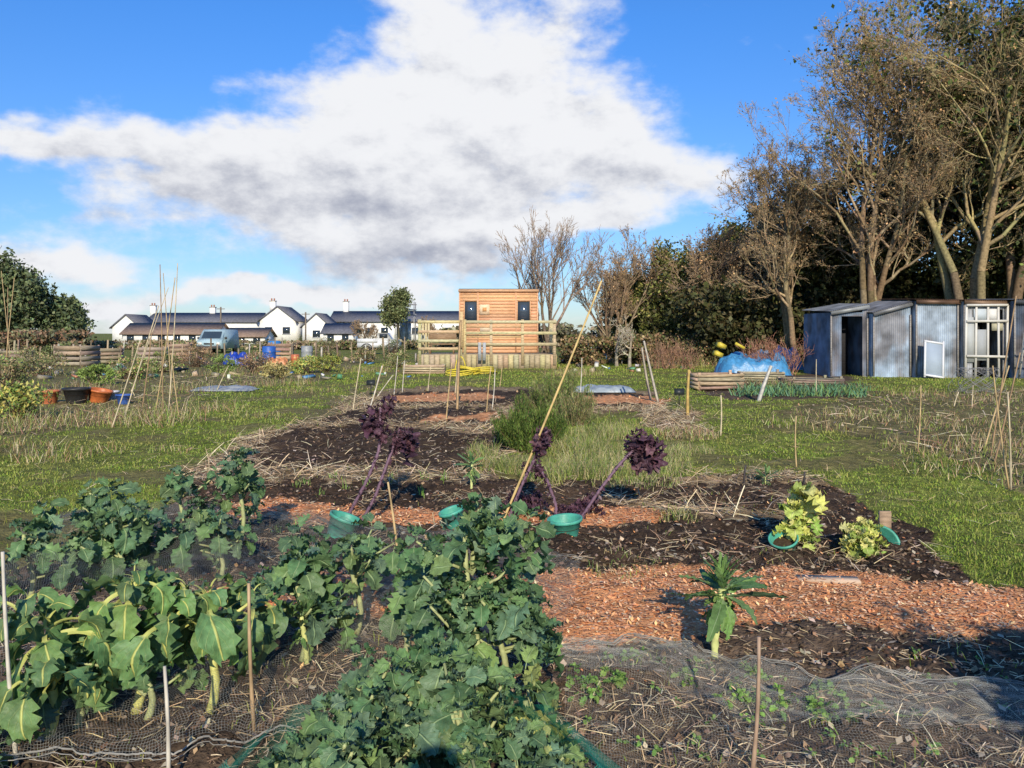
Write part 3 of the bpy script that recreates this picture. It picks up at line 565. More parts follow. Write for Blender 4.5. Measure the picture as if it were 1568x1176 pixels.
tree('bare_oak_tree',18.0,31.5,21.5,.2,bare,[(.40,.32,.16),(.32,.25,.14)],trunks=4,tlen=.55,lean=.24,minr=.009,leafn=6000,leafs=.055,leafpal=LB,leafspread=.12,ivy=3000)
tree('ivy_covered_oak_tree',21.3,34,22,.26,bare,GB,trunks=3,tlen=.58,lean=.15,minr=.01,leafn=3000,leafs=.07,leafpal=LB+[(.2,.2,.06)],leafspread=.2,ivy=38000,ivypal=[(.075,.085,.028),(.05,.065,.02),(.12,.12,.04)])
tree('bare_oak_tree',10.6,41,11,.15,bare[:3]+[(4,.5,(.3,.8),3,.2,.03)],BB,trunks=3,tlen=.52,lean=.25,minr=.011,leafn=3000,leafs=.06,leafpal=LB)
ev=[(16,.5,(.6,1.2),5,.15,.12),(10,.5,(.4,1),4,.2,.1),(6,.5,(.4,1),3,.2,.1)]
EG=[(.15,.16,.04),(.115,.13,.033),(.20,.20,.06),(.075,.09,.028)]
for x,y,H,tl in [(9.4,46,6.3,.8),(11.3,46,8.0,.8),(13.6,47,8.8,.8),(15.8,45,9.,.8),(7.6,49,5.3,.8)]:
    tree('evergreen_holly_tree',x,y,H,.16,ev,[(.18,.15,.1)],trunks=3,tlen=tl,lean=.12,leafn=24000,leafs=.11,leafpal=EG,leafspread=.28,minr=.012,start=.08)
for x,y,H in [(17.5,41,10),(20,40,12),(22.5,38,14.5),(25.5,39,16),(29,41,15)]:
    tree('evergreen_holly_tree',x,y,H,.2,ev,[(.18,.15,.1)],trunks=2,tlen=.8,lean=.1,leafn=22000,leafs=.15,leafpal=[(.07,.08,.027),(.05,.06,.02),(.095,.10,.035)],leafspread=.4,minr=.012,start=.08)
def hedge(name,x0,x1,y,d,h,n,size,pal,clumps=120):
    mb=MB(); cc=np.c_[U(x0,x1,clumps),y+U(-d/2,d/2,clumps),U(.0,1,clumps)**.8*h]; i=rng.integers(0,clumps,n); C_=cc[i]+rng.normal(size=(n,3))*np.array([(x1-x0)/clumps*2+.25,d*.15,h*.09]); C_[:,2]=abs(C_[:,2])
    cards(mb,C_,U(size*.6,size*1.3,n),.6,pick(pal,n,.3)*U(.55,1.35,(clumps,1))[i]); return mb.build(name,mTreeL)
hedge('undergrowth_hedge',8.5,30,40,4,3.6,42000,.14,[(.07,.075,.026),(.1,.08,.035),(.05,.055,.02)],260)
hedge('bramble_hedge',3,13,41,2.5,1.4,16000,.09,[(.24,.15,.08),(.16,.13,.05),(.32,.23,.13),(.1,.12,.04)],120)
def brush(name,cx,cy,rx,h,n,col):
    mb=MB(); b=np.c_[cx+U(-rx,rx,n)*.7,cy+U(-.4,.4,n),np.zeros(n)]; d=norm(np.c_[rng.normal(0,.35,(n,2)),np.ones(n)]); P=grow(b,d,h*U(.5,1.1,n),None,5,.12,.0)
    for k_ in range(5): segs(mb,P[:,k_],P[:,k_+1],.012-.002*k_,.010-.002*k_,pick(col,n,.2),3)
    p,D,Ln,_=spawn(P,h*np.ones(n)*.8,np.ones(n)*.008,6,.4,.3,(.3,.8),.5); P2=grow(p,D,Ln,None,3,.15,.05)
    for k_ in range(3): segs(mb,P2[:,k_],P2[:,k_+1],.006,.005,pick(col,len(P2),.2),3)
    mb.build(name,mBark)
brush('red_dogwood_bush',9.9,30.5,1.2,1.5,110,[(.38,.18,.11),(.3,.14,.09),(.45,.25,.16)]); brush('red_dogwood_bush',7.2,36,1.3,1.2,110,[(.38,.23,.15),(.3,.17,.11)])
for x,y,H in [(-42.5,68,8.),(-46.5,72,9.),(-39,70,5.)]:
    tree('hawthorn_tree',x,y,H,.25,ev,[(.14,.11,.09)],trunks=3,tlen=.72,lean=.25,leafn=22000,leafs=.2,leafpal=[(.12,.16,.07),(.15,.18,.08),(.09,.12,.06)],leafspread=.45,minr=.02,start=.1)
hedge('distant_hedge',-75,-9,78,3,.8,24000,.16,[(.3,.21,.13),(.2,.17,.08),(.16,.2,.07),(.36,.29,.19)],400)
hedge('bramble_hedge',-40,-33,62,3,1.6,7000,.16,[(.24,.15,.09),(.15,.15,.08)],80)
hedge('distant_hedge',-8,60,90,4,2.3,18000,.3,[(.14,.14,.07),(.2,.17,.11)],250)
tree('round_pine_tree',-13.6,97,8.0,.2,ev,[(.16,.14,.1)],tlen=.7,lean=.05,leafn=6000,leafs=.18,leafpal=[(.14,.17,.07),(.17,.19,.08)],leafspread=.3,minr=.02,start=.4)
tree('bare_hazel_tree',-15.5,85,4.2,.1,bare[:3],BB,trunks=3,tlen=.6,lean=.3,minr=.02)
tree('bare_hazel_tree',-8,80,4.4,.1,bare[:3],BB,trunks=3,tlen=.6,lean=.3,minr=.02)
# ---------------- houses
def house(x0,x1,y,dep,eave,ridge,axis_='x',rc=(.07,.07,.085),wall=(.85,.84,.80),chim=(),wins=2,name='bungalow'):
    e=empty(name); cx=(x0+x1)/2; w=x1-x0; mb=MB(); box(mb,(cx,y+dep/2,eave/2),(w,dep,eave),col=wall)
    o=.35
    if axis_=='y':
        mb.add([(x0,y,eave),(x1,y,eave),(cx,y,ridge),(x0,y+dep,eave),(x1,y+dep,eave),(cx,y+dep,ridge)],None,[[0,1,2],[3,5,4]],col=wall)
    else: mb.add([(x0,y,eave),(x0,y+dep,eave),(x0,y+dep/2,ridge),(x1,y,eave),(x1,y+dep,eave),(x1,y+dep/2,ridge)],None,[[0,2,1],[3,4,5]],col=wall)
    mb.build('walls',mPaint,parent=e); mb=MB(); th=.18
    if axis_=='y':
        for sx,xa in ((-1,x0-o),(1,x1+o)):
            ze=eave-(ridge-eave)*o/(w/2); V=[(xa,y-o,ze),(cx,y-o,ridge+.02),(cx,y+dep+o,ridge+.02),(xa,y+dep+o,ze)]; V=V+[(a,b,c+th) for a,b,c in V]; mb.add(V,BQ,col=rc)
    else:
        for ya,sg in ((y-o,1),(y+dep+o,1)):
            ze=eave-(ridge-eave)*o/(dep/2); V=[(x0-o,ya,ze),(x1+o,ya,ze),(x1+o,y+dep/2,ridge+.02),(x0-o,y+dep/2,ridge+.02)]; V=V+[(a,b,c+th) for a,b,c in V]; mb.add(V,BQ,col=rc)
    mb.build('roof',mSlate,parent=e); mb=MB()
    for i in range(wins):
        wx=x0+w*(i+.5)/wins; box(mb,(wx,y-.03,eave*.55),(min(1.2,w/wins*.45),.08,1.1),col=(.03,.04,.05)); box(mb,(wx,y-.06,eave*.55-.62),(min(1.4,w/wins*.55),.16,.08),col=(.6,.6,.6))
    mb.build('windows',mGlass,parent=e)
    if chim:
        mb=MB()
        for c,h in chim:
            yy=y+dep/2 if axis_=='x' else y+dep*.3; b_=ridge-.8; box(mb,(c,yy,b_+h/2),(.9,.7,h),col=wall); box(mb,(c,yy,b_+h+.06),(1.05,.85,.12),col=(.4,.38,.35))
            for s_ in (-.22,.22): tube(mb,[(c+s_,yy,b_+h+.1),(c+s_,yy,b_+h+.5)],.12,(.35,.14,.08),8)
        mb.build('chimneys',mPaint,parent=e)
hx=lambda px,Y: (px-784)*Y/F
SL=(.15,.15,.17); BR=(.27,.19,.14)
house(hx(172,130),hx(214,130),130,7,2.6,4.5,'y',SL,wins=1)
house(hx(232,140),hx(398,140),138,8,3.5,5.0,'x',SL,chim=[(hx(235,142),2.2),(hx(326,142),1.9)],wins=8,name='terraced_house')
house(hx(188,115),hx(330,115),115,6,1.5,2.9,'x',BR,wins=6,name='long_brown_roof_building')
house(hx(398,132),hx(452,132),132,8,3.7,5.9,'y',SL,chim=[(hx(417,134),1.8)],wins=2)
house(hx(310,118),hx(405,118),118,5,1.1,2.2,'x',BR,wins=4,name='long_brown_roof_building')
house(hx(463,130),hx(506,130),130,7,2.7,4.7,'y',SL,wins=1)
house(hx(510,140),hx(720,140),138,8,3.6,5.3,'x',SL,chim=[(hx(530,142),2.6)],wins=9,name='terraced_house')
house(hx(495,112),hx(540,112),112,5,1.6,2.8,'x',SL,wins=2)
mb=MB(); Ys=100
for px in (605,613,621,634):
    for dy in (0,1.5): x_=hx(px,Ys); tube(mb,[(x_,Ys+dy,0),(x_,Ys+dy,XZ(0,462,Ys)[1])],.06,(.35,.35,.36),5)
for py in (466,474,482,492): 
    for dy in (0,1.5): z_=XZ(0,py,Ys)[1]; tube(mb,[(hx(603,Ys),Ys+dy,z_),(hx(636,Ys),Ys+dy,z_)],.06,(.35,.35,.36),5)
    if py in(474,492): box(mb,(hx(620,Ys),Ys+.75,XZ(0,py+2,Ys)[1]),(2.4,1.4,.06),col=(.3,.2,.1))
box(mb,(hx(617,Ys),Ys+2.6,1.7),(1.3,1,3.4),col=(.6,.6,.58)); mb.build('scaffolding_tower',mMetal)
for px,t in [(468,478),(338,470)]:
    x_=hx(px,120); mb=MB(); tube(mb,[(x_,120,0),(x_,120,XZ(0,t,120)[1])],.12,(.2,.16,.12),6); box(mb,(x_,120,XZ(0,t+3,120)[1]),(1.2,.1,.1),col=(.2,.16,.12)); mb.build('utility_pole',mWood)
# ---------------- deck + cabin
OR=(.72,.40,.22); PT=(.62,.53,.31)
e=empty('wooden_cabin'); Yc=40.; x0,x1=hx(704,Yc),hx(823,Yc); zt=XZ(0,447,Yc)[1]; zb=.6
mb=MB(); nb_=19; ph=(zt-zb)/nb_
W1=(hx(711,Yc),hx(731,Yc),XZ(0,492,Yc)[1],XZ(0,460,Yc)[1]); W2=(hx(792,Yc),hx(812,Yc),XZ(0,492,Yc)[1],XZ(0,460,Yc)[1])
for i in range(nb_):
    z=zb+ph*(i+.5); xs_=[(x0,x1)]
    if z>W1[2] and z<W1[3]: xs_=[(x0,W1[0]),(W1[1],W2[0]),(W2[1],x1)]
    for a,b in xs_: box(mb,((a+b)/2,Yc,z),(b-a,.04,ph-.006),col=vary(OR,1,.12,.04)[0],rx=.03)
    for xx in (x0+.02,x1-.02): box(mb,(xx,Yc+1.25,z),(.04,2.44,ph-.006),col=vary(OR,1,.12,.04)[0])
box(mb,((x0+x1)/2,Yc+2.5,(zt+zb)/2),(x1-x0-.1,.04,zt-zb),col=OR)
mb.build('cladding',mPlank,parent=e); mb=MB()
for w in (W1,W2): box(mb,((w[0]+w[1])/2,Yc+.05,(w[2]+w[3])/2),(w[1]-w[0]-.02,.02,w[3]-w[2]),col=(.05,.07,.10))
mb.build('windows',mGlass,parent=e); mb=MB()
for w in (W1,W2):
    for xx in (w[0],w[1]): box(mb,(xx,Yc-.03,(w[2]+w[3])/2),(.05,.05,w[3]-w[2]),col=(.64,.37,.2))
    for zz in (w[2],w[3]): box(mb,((w[0]+w[1])/2,Yc-.03,zz),(w[1]-w[0]+.1,.055,.05),col=(.64,.37,.2))
for xx in (x0,x1,hx(732,Yc),hx(790,Yc)): box(mb,(xx,Yc-.04,(zt+zb)/2),(.07,.06,zt-zb),col=(.66,.38,.22))
box(mb,((x0+x1)/2,Yc+1.2,zt+.06),(x1-x0+.12,2.7,.12),col=(.64,.38,.22)); box(mb,((x0+x1)/2,Yc+1.2,zt+.14),(x1-x0+.06,2.6,.03),col=(.1,.1,.1))
box(mb,(hx(742,Yc),Yc-.06,XZ(0,474,Yc)[1]),(.5,.03,.5),col=(.85,.62,.4)); box(mb,(hx(742,Yc),Yc-.08,XZ(0,474,Yc)[1]),(.2,.02,.2),col=(.6,.3,.12))
box(mb,(hx(744,Yc),Yc-.06,XZ(0,503,Yc)[1]),(.6,.03,.3),col=(.75,.6,.42))
mb.build('trim_and_roof',mPlank,parent=e)
e=empty('raised_timber_deck'); Yd=36.; d0,d1=hx(641,Yd),hx(851,Yd); zd=XZ(0,543,Yd)[1]
mb=MB(); n=26
for i in range(n): box(mb,(d0+(d1-d0)*(i+.5)/n,Yd,zd/2),((d1-d0)/n-.015,.05,zd),col=vary((.5,.41,.25),1,.15)[0])
box(mb,((d0+d1)/2,Yd+2,zd-.03),(d1-d0,3.95,.06),col=(.48,.38,.24)); 
for i in range(16): box(mb,(d0-.02,Yd+.15+i*.25,zd/2),(.05,.23,zd),col=vary((.45,.36,.2),1,.15)[0]); box(mb,(d1+.02,Yd+.15+i*.25,zd/2),(.05,.23,zd),col=vary((.45,.36,.2),1,.15)[0])
mb.build('platform',mWood,parent=e); mb=MB(); zr=XZ(0,491,Yd)[1]
for px in (643,706,712,752,800,849): box(mb,(hx(px,Yd),Yd-.06,(zr+zd)/2-.2),(.13,.1,zr-zd+.5),col=vary((.56,.48,.28),1,.1)[0])
def rail(pa,pb,py,th_=.13,col=PT,yo=-.13): box(mb,((hx(pa,Yd)+hx(pb,Yd))/2,Yd+yo,XZ(0,py,Yd)[1]),(hx(pb,Yd)-hx(pa,Yd),.04,th_),col=vary(col,1,.08)[0],)
for py in (493,508,522,534): rail(641,705,py)
for py in (493,510,527): rail(713,852,py)
for py in (500,515,529): rail(713,800,py,.12,(.66,.42,.25),.0)
for py in (493,510,526):
    box(mb,(d1+.02,Yd+2,XZ(0,py,Yd)[1]),(.05,3.9,.13),col=PT); box(mb,(d0-.02,Yd+2,XZ(0,py,Yd)[1]),(.05,3.9,.13),col=PT)
for yy in (1.3,2.6,3.9):
    for xx in (d0+.05,d1-.05): box(mb,(xx,Yd+yy,(zr+zd)/2),(.1,.1,zr-zd),col=PT)
for px in (735,742): box(mb,(hx(px,Yd),Yd-.3,XZ(0,538,Yd)[1]),(.14,.14,.8),col=(.42,.44,.45))
box(mb,(hx(707,Yd),Yd-.2,XZ(0,505,Yd)[1]),(.16,.14,1.6),col=(.64,.46,.24))
mb.build('railings',mWood,parent=e)
mb=MB(); bx_=hx(672,Yd); box(mb,(bx_,Yd+1.6,zd+.45),(1.3,.4,.06),col=(.3,.2,.12)); box(mb,(bx_,Yd+1.82,zd+.75),(1.3,.05,.4),col=(.3,.2,.12))
for s_ in (-.55,.55): box(mb,(bx_+s_,Yd+1.6,zd+.22),(.07,.38,.44),col=(.3,.2,.12))
mb.build('garden_bench',mWood)
mb=MB()
for px,py,n_ in [(718,574,4),(740,573,3),(700,575,2)]:
    x,y=G(px,py)
    for i in range(n_):
        r=.42-.03*i; t=np.linspace(0,2*np.pi,30); ph_=U(0,6); tube(mb,np.c_[x+r*np.cos(t)*1.2+U(-.08,.08),y+r*np.sin(t),.08+i*.07+.07*np.sin(t+ph_)],.03,(.65,.52,.05),6)
t=np.linspace(0,np.pi,16); x,y=G(705,574); tube(mb,np.c_[x+.2*np.cos(t),y+0*t,.1+.6*np.sin(t)],.025,(.65,.52,.05),6)
mb.build('yellow_pipe_coil',mPlas)
# ---------------- sheds right
Ysh=29.
def corr(mb,p0,p1,z0,z1,col,pitch=.075,amp=.016,z1b=None,mat=0):
    p0=np.array(p0,float);p1=np.array(p1,float); Lw=np.linalg.norm(p1-p0); n=int(Lw/pitch*6)+2; t=np.linspace(0,1,n); d=(p1-p0)/Lw; nr=np.array([d[1],-d[0]]); o=amp*np.sin(t*Lw/pitch*2*np.pi)
    xy=p0[None]+(p1-p0)[None]*t[:,None]+nr[None]*o[:,None]; zt_=z1+(0 if z1b is None else (z1b-z1))*t; rows=12; V=[]
    for r in range(rows+1): V.append(np.c_[xy,z0+(zt_-z0)*r/rows])
    V=np.stack(V,0); i=np.arange((rows+1)*n).reshape(rows+1,n); q=np.stack([i[:-1,:-1],i[:-1,1:],i[1:,1:],i[1:,:-1]],-1).reshape(-1,4)
    sd=rng.integers(0,999); base=np.array(col); Cc=np.ones((rows+1,n,1))*base
    pan=.8+.4*vn(np.floor(t*Lw/.65)+.5,0*t+.5,int(sd))[None,:,None]; rz_=np.linspace(0,1,rows+1)[:,None]+0*t[None]
    rust=np.clip((fbm(t[None]*Lw*2+0*rz_,rz_*2.5,int(sd)+3)-.5)*4+np.clip(.25-rz_,0,1)*1.5,0,.6)[...,None]
    Cc=Cc*pan*(1-rust)+np.array([.20,.15,.12])*rust
    mb.add(V.reshape(-1,3),q,col=Cc.reshape(-1,3),mat=mat)
zz=lambda py:XZ(0,py,Ysh)[1]; hs=lambda px:hx(px,Ysh)
def shed(name,pa,pb,pt,pt2,col,roofc,dep=2.6,door=None,dy=0,extra=None):
    e=empty(name); a,b=hs(pa),hs(pb); y=Ysh+dy; mb=MB()
    if door:
        c,d=hs(door[0]),hs(door[1]); 
        if c>a+.05: corr(mb,(a,y),(c,y),-.05,zz(pt),col,z1b=zz(pt)+(zz(pt2)-zz(pt))*(c-a)/(b-a))
        corr(mb,(d,y),(b,y),-.05,zz(pt)+(zz(pt2)-zz(pt))*(d-a)/(b-a),col,z1b=zz(pt2)); corr(mb,(c,y),(d,y),zz(door[2]),min(zz(pt),zz(pt2)),col)
    else: corr(mb,(a,y),(b,y),-.05,zz(pt),col,z1b=zz(pt2))
    for xx,zt_ in ((a,zz(pt)),(b,zz(pt2))): corr(mb,(xx,y),(xx,y+dep),-.05,zt_,col)
    corr(mb,(a,y+dep),(b,y+dep),-.05,zz(pt),tuple(c*.6 for c in col),z1b=zz(pt2))
    mb.build('corrugated_walls',mMetal,parent=e)
    mb=MB(); n=int((b-a)/.02); t=np.linspace(-.06,1.06,n); xx=a+(b-a)*t; zr_=zz(pt)+(zz(pt2)-zz(pt))*t+.05+.018*np.sin(xx/.075*6.28)
    V=np.stack([np.c_[xx,np.full(n,y-.18),zr_],np.c_[xx,np.full(n,y+dep+.1),zr_+.12]],0); i=np.arange(2*n).reshape(2,n); q=np.stack([i[:-1,:-1],i[:-1,1:],i[1:,1:],i[1:,:-1]],-1).reshape(-1,4); mb.add(V.reshape(-1,3),q,col=roofc)
    box(mb,((a+b)/2,y-.13,(zz(pt)+zz(pt2))/2-.03),(math.hypot(b-a,zz(pt2)-zz(pt))*1.02,.04,.14),ry=-math.atan2(zz(pt2)-zz(pt),b-a),col=tuple(c*.8 for c in roofc))
    mb.build('roof',mMetal,parent=e)
    mb=MB(); box(mb,((a+b)/2,y+dep*.6,.01),(b-a,.1,.02),col=(.03,.03,.03))
    for px in (pa+1,pb-1): box(mb,(hs(px),y-.045,(zz(max(pt,pt2)))/2),(.05,.04,zz(max(pt,pt2))-.1),col=(.3,.28,.26))
    if door: box(mb,((hs(door[0])+hs(door[1]))/2,y+dep*.5,zz(door[2])/2),(hs(door[1])-hs(door[0]),.05,zz(door[2])),col=(.03,.03,.035))  # near-black panel inside the open doorway; interior shade put into its colour
    mb.build('frame_and_door_shade',mWood,parent=e); return e
shed('corrugated_iron_shed',1276,1334,478,468,(.19,.25,.34),(.35,.37,.38),door=(1294,1326,484),dy=.3)
shed('corrugated_iron_shed',1336,1394,480,464,(.38,.47,.58),(.35,.36,.38),dy=0)
shed('corrugated_iron_shed',1397,1462,461,462,(.38,.45,.53),(.25,.15,.10),dy=-.2)
e=shed('corrugated_iron_shed',1465,1530,462,464,(.30,.31,.33),(.25,.16,.10),door=(1480,1525,474),dy=-.4)
mb=MB()
for px in (1467,1482,1500,1516,1529): box(mb,(hs(px),Ysh-.5,zz(470)/2+.1),(.07,.05,zz(466)),col=(.62,.6,.55),ry=U(-.02,.02))
for py in (468,492,545): box(mb,((hs(1467)+hs(1529))/2,Ysh-.56,zz(py)),(hs(1529)-hs(1467),.04,.08),col=(.6,.58,.52),ry=U(-.02,.02))
box(mb,(hs(1490),Ysh-.47,zz(482)),(.5,.02,.4),col=(.5,.56,.6)); box(mb,(hs(1508),Ysh-.47,zz(482)),(.35,.02,.4),col=(.7,.7,.68)); box(mb,(hs(1491),Ysh-.47,zz(528)),(.42,.02,1.1),col=(.35,.37,.38)); box(mb,(hs(1515),Ysh-.47,zz(500)),(.4,.02,.3),col=(.45,.42,.3)); box(mb,(hs(1474),Ysh-.47,zz(520)),(.3,.02,1.6),col=(.4,.42,.42))
mb.build('window_frames',mPaint,parent=e)
shed('corrugated_iron_shed',1533,1610,462,464,(.12,.16,.23),(.2,.22,.25),dy=-.7)
mb=MB(); c=np.array([hs(1413),Ysh-.75,zz(549)])
box(mb,c,(.66,.03,1.25),col=(.35,.42,.5),rx=-.25,ry=.15); 
for s_ in (-.33,.33): box(mb,c+np.array([s_*.97,-.02,0]),(.06,.05,1.3),col=(.75,.76,.78),rx=-.25,ry=.15)
for s_ in (-.62,.62): box(mb,c+np.array([s_*.13,-.02+s_*.25,s_*.95]),(.7,.05,.06),col=(.75,.76,.78),rx=-.25,ry=.15)
mb.build('leaning_window_frame',mPaint)
mb=MB(); xx=hs(1543)
for s_ in (-1,1):
    for q_ in (-.25,.25): box(mb,(xx+q_,Ysh-1.5+s_*.3,.8),(.06,.05,1.7),col=(.5,.47,.42),rx=s_*.2)
for z_ in (.4,.8,1.2): box(mb,(xx,Ysh-1.75+z_*.15,z_),(.55,.06,.05),col=(.5,.47,.42))
mb.build('wooden_stepladder',mWood)
mb=MB(); x,y=G(1497,602)
for i in range(14):
    t=np.linspace(0,2*np.pi,22); tube(mb,np.c_[x+.5*np.cos(t)+U(-.2,.2),y+.2*np.sin(t)+U(-.2,.2),.35+.32*np.sin(t+U(0,6))],.006,(.3,.3,.3),3)
mb.build('wire_mesh_coil',mMetal)
def tarp(name,px,py,w,d,h,col,seed):
    cx,cy=G(px,py); a=np.linspace(-1,1,44); A,B=np.meshgrid(a,a); r=np.clip(1-(A**4+B**4),0,1)**.5; n_=fbm(A*3+seed,B*3,seed,4)
    Z_=h*r*(.35+1.2*n_)+.02; i=np.arange(44*44).reshape(44,44); q=np.stack([i[:-1,:-1],i[:-1,1:],i[1:,1:],i[1:,:-1]],-1).reshape(-1,4)
    mb=MB(); mb.add(np.stack([cx+A*w/2*(1+.1*n_),cy+B*d/2,Z_],-1).reshape(-1,3),q,col=col); mb.build(name,mTarp,smooth=False)
tarp('blue_tarpaulin_heap',1150,574,2.6,1.8,.75,(.06,.25,.48),3); tarp('blue_tarpaulin_heap',1190,566,2.,1.3,.85,(.14,.32,.52),5)
tarp('blue_tarpaulin_heap',362,560,1.1,1,.6,(.02,.06,.4),8); tarp('orange_sack_heap',425,563,1.0,.8,.4,(.6,.25,.1),9); tarp('black_plastic_sheet',345,598,1.6,1.1,.10,(.3,.32,.33),4); tarp('grey_plastic_sheet',920,600,1.7,1.,.14,(.30,.35,.38),2)
mb=MB(); 
for px,z_ in ((1104,1.12),(1099,.8)): box(mb,(hx(px,30.5),30.5,z_),(.32,.25,.16),col=(.62,.5,.06),ry=.4,rz=.4)
box(mb,(hx(1133,30.5),30.5,1.12),(.4,.05,.1),ry=.5,col=(.62,.5,.06)); mb.build('yellow_crates',mPlas)
def crate(name,px,py,w,d,h,col=(.4,.28,.17),rz=0.,slats=4):
    x,y=G(px,py); mb=MB(); c_,s_=math.cos(rz),math.sin(rz)
    def b(lx,ly,lz,s,**k_): box(mb,(x+lx*c_-ly*s_,y+lx*s_+ly*c_,lz),s,rz=rz,col=vary(col,1,.25)[0],ry=U(-.02,.02))
    sh=h/slats
    for i in range(slats):
        for sy in (-1,1): b(0,sy*d/2,sh*(i+.5),(w*U(.92,1.03),.025,sh*U(.6,.85)))
        for sx in (-1,1): b(sx*w/2,0,sh*(i+.5),(.025,d-.05,sh*.78))
    for sx in (-1,1):
        for sy in (-1,1): b(sx*(w/2-.05),sy*(d/2-.06),h/2,(.08,.06,h+U(.0,.15)))
    b(0,0,h*.75,(w-.06,d-.06,.04)); mb.build(name,mWood)
for a in [('wooden_crate',1095,595,1.35,.9,.45,(.5,.36,.24)),('wooden_pallet',1165,583,1.4,.7,.3,(.4,.34,.24)),('compost_bin',118,560,1.5,1.4,1.0,(.36,.29,.21)),('compost_bin',165,556,1.4,1.3,.8,(.34,.26,.18)),('compost_bin',235,558,1.3,1.3,.9,(.46,.37,.27)),
  ('compost_bin',275,552,1.2,1.2,1.0,(.34,.25,.17)),('wooden_raised_bed',650,572,1.6,.8,.35,(.5,.39,.25)),('wooden_pallet',430,551,1.4,.5,1.0,(.4,.3,.2)),('wooden_raised_bed',1240,588,1.8,.9,.2,(.3,.24,.17)),('compost_bin',960,556,1.4,1.2,.9,(.33,.25,.17)),('compost_bin',1010,553,1.4,1.2,.8,(.38,.33,.24)),('wooden_pallet',25,562,1.8,.3,.8,(.3,.25,.18))]:
    crate(*a,rz=U(-.4,.4))
def barrel(name,px,py,r,h,col):
    x,y=G(px,py); mb=MB(); zs=[0,.05,.3,.33,.36,.64,.67,.7,.95,1]; rr=[.9,1,1,1.05,1,1,1.05,1,1,.88]; tube(mb,[(x,y,z_*h) for z_ in zs],[r*q for q in rr],col,18); mb.build(name,mPlas,smooth=False)
for a in [('blue_water_barrel',412,556,.35,.9,(.03,.12,.45)),('blue_water_barrel',420,548,.4,1.1,(.04,.2,.5)),('green_water_butt',945,548,.35,1.2,(.03,.12,.06)),('white_water_butt',906,552,.5,1.1,(.35,.5,.5)),('blue_water_barrel',925,552,.3,.9,(.04,.15,.4)),('black_water_butt',965,548,.35,1.2,(.03,.03,.03)),('terracotta_chimney_pot',452,562,.2,.6,(.5,.15,.06)),('grey_dustbin',470,555,.3,.9,(.3,.32,.33))]: barrel(*a)
mb=MB()
for px in range(-60,640,11):
    py=552+U(-5,8); x,y=G(px+U(-5,5),py); h=U(.4,1.4); box(mb,(x,y,h/2),(U(.05,.12),.05,h),rz=U(0,3),ry=U(-.1,.1),col=pick([(.35,.27,.18),(.2,.15,.1),(.5,.45,.38)],1)[0])
for px in range(870,1060,10):
    py=550+U(-3,8); x,y=G(px+U(-5,5),py); h=U(.4,1.6); box(mb,(x,y,h/2),(U(.05,.1),.05,h),ry=U(-.1,.1),col=pick([(.35,.27,.18),(.2,.15,.1),(.6,.55,.48)],1)[0])
mb.build('allotment_post_fence',mWood)
mb=MB()
for i in range(100):
    px=U(-40,640) if i<70 else U(860,1080); py=U(550,582) if i<70 else U(550,572); x,y=G(px,py); s_=U(.08,.3)
    box(mb,(x,y,s_*.25),(s_*U(.6,2.),s_*.6,s_*U(.2,.9)),rz=U(0,3),rx=U(-.3,.3),ry=U(-.4,.4),col=pick([(.6,.6,.6),(.35,.3,.2),(.1,.25,.5),(.45,.2,.1),(.12,.3,.15),(.7,.68,.6),(.05,.05,.05),(.5,.4,.25)],1)[0])
mb.build('allotment_debris',mPlas)
for px,py,s,pal in [(390,570,.6,[(.3,.2,.12),(.4,.28,.16)]),(500,570,.5,[(.48,.46,.11),(.28,.36,.08)]),(470,572,.5,[(.24,.34,.08),(.48,.43,.12)]),(30,640,.5,[(.18,.26,.06),(.48,.43,.11)]),(60,575,.8,[(.22,.25,.1),(.35,.27,.14)]),(200,580,.6,[(.2,.3,.07),(.4,.3,.15)]),(300,562,.7,[(.35,.24,.14)]),(560,556,.6,[(.24,.26,.1),(.4,.29,.17)]),(145,590,.45,[(.25,.35,.08)]),(610,562,.5,[(.4,.33,.18),(.22,.3,.09)]),(990,556,.8,[(.2,.24,.09),(.4,.28,.14)]),(1060,560,.9,[(.17,.21,.07),(.36,.23,.13)]),(885,556,.6,[(.2,.26,.09)]),(90,556,.8,[(.16,.2,.07)]),(500,545,.9,[(.28,.21,.13),(.17,.2,.07)]),(600,545,.8,[(.15,.18,.08)]),(250,570,.6,[(.35,.29,.16),(.2,.28,.07)]),(340,572,.5,[(.2,.28,.07)]),(420,580,.4,[(.35,.3,.12)]),(10,600,.7,[(.2,.26,.08),(.4,.3,.16)])]:
    x,y=G(px,py); shrub('garden_shrub',x,y,s*1.2,s,s*1.4,1600,.045,pal,clumps=24)
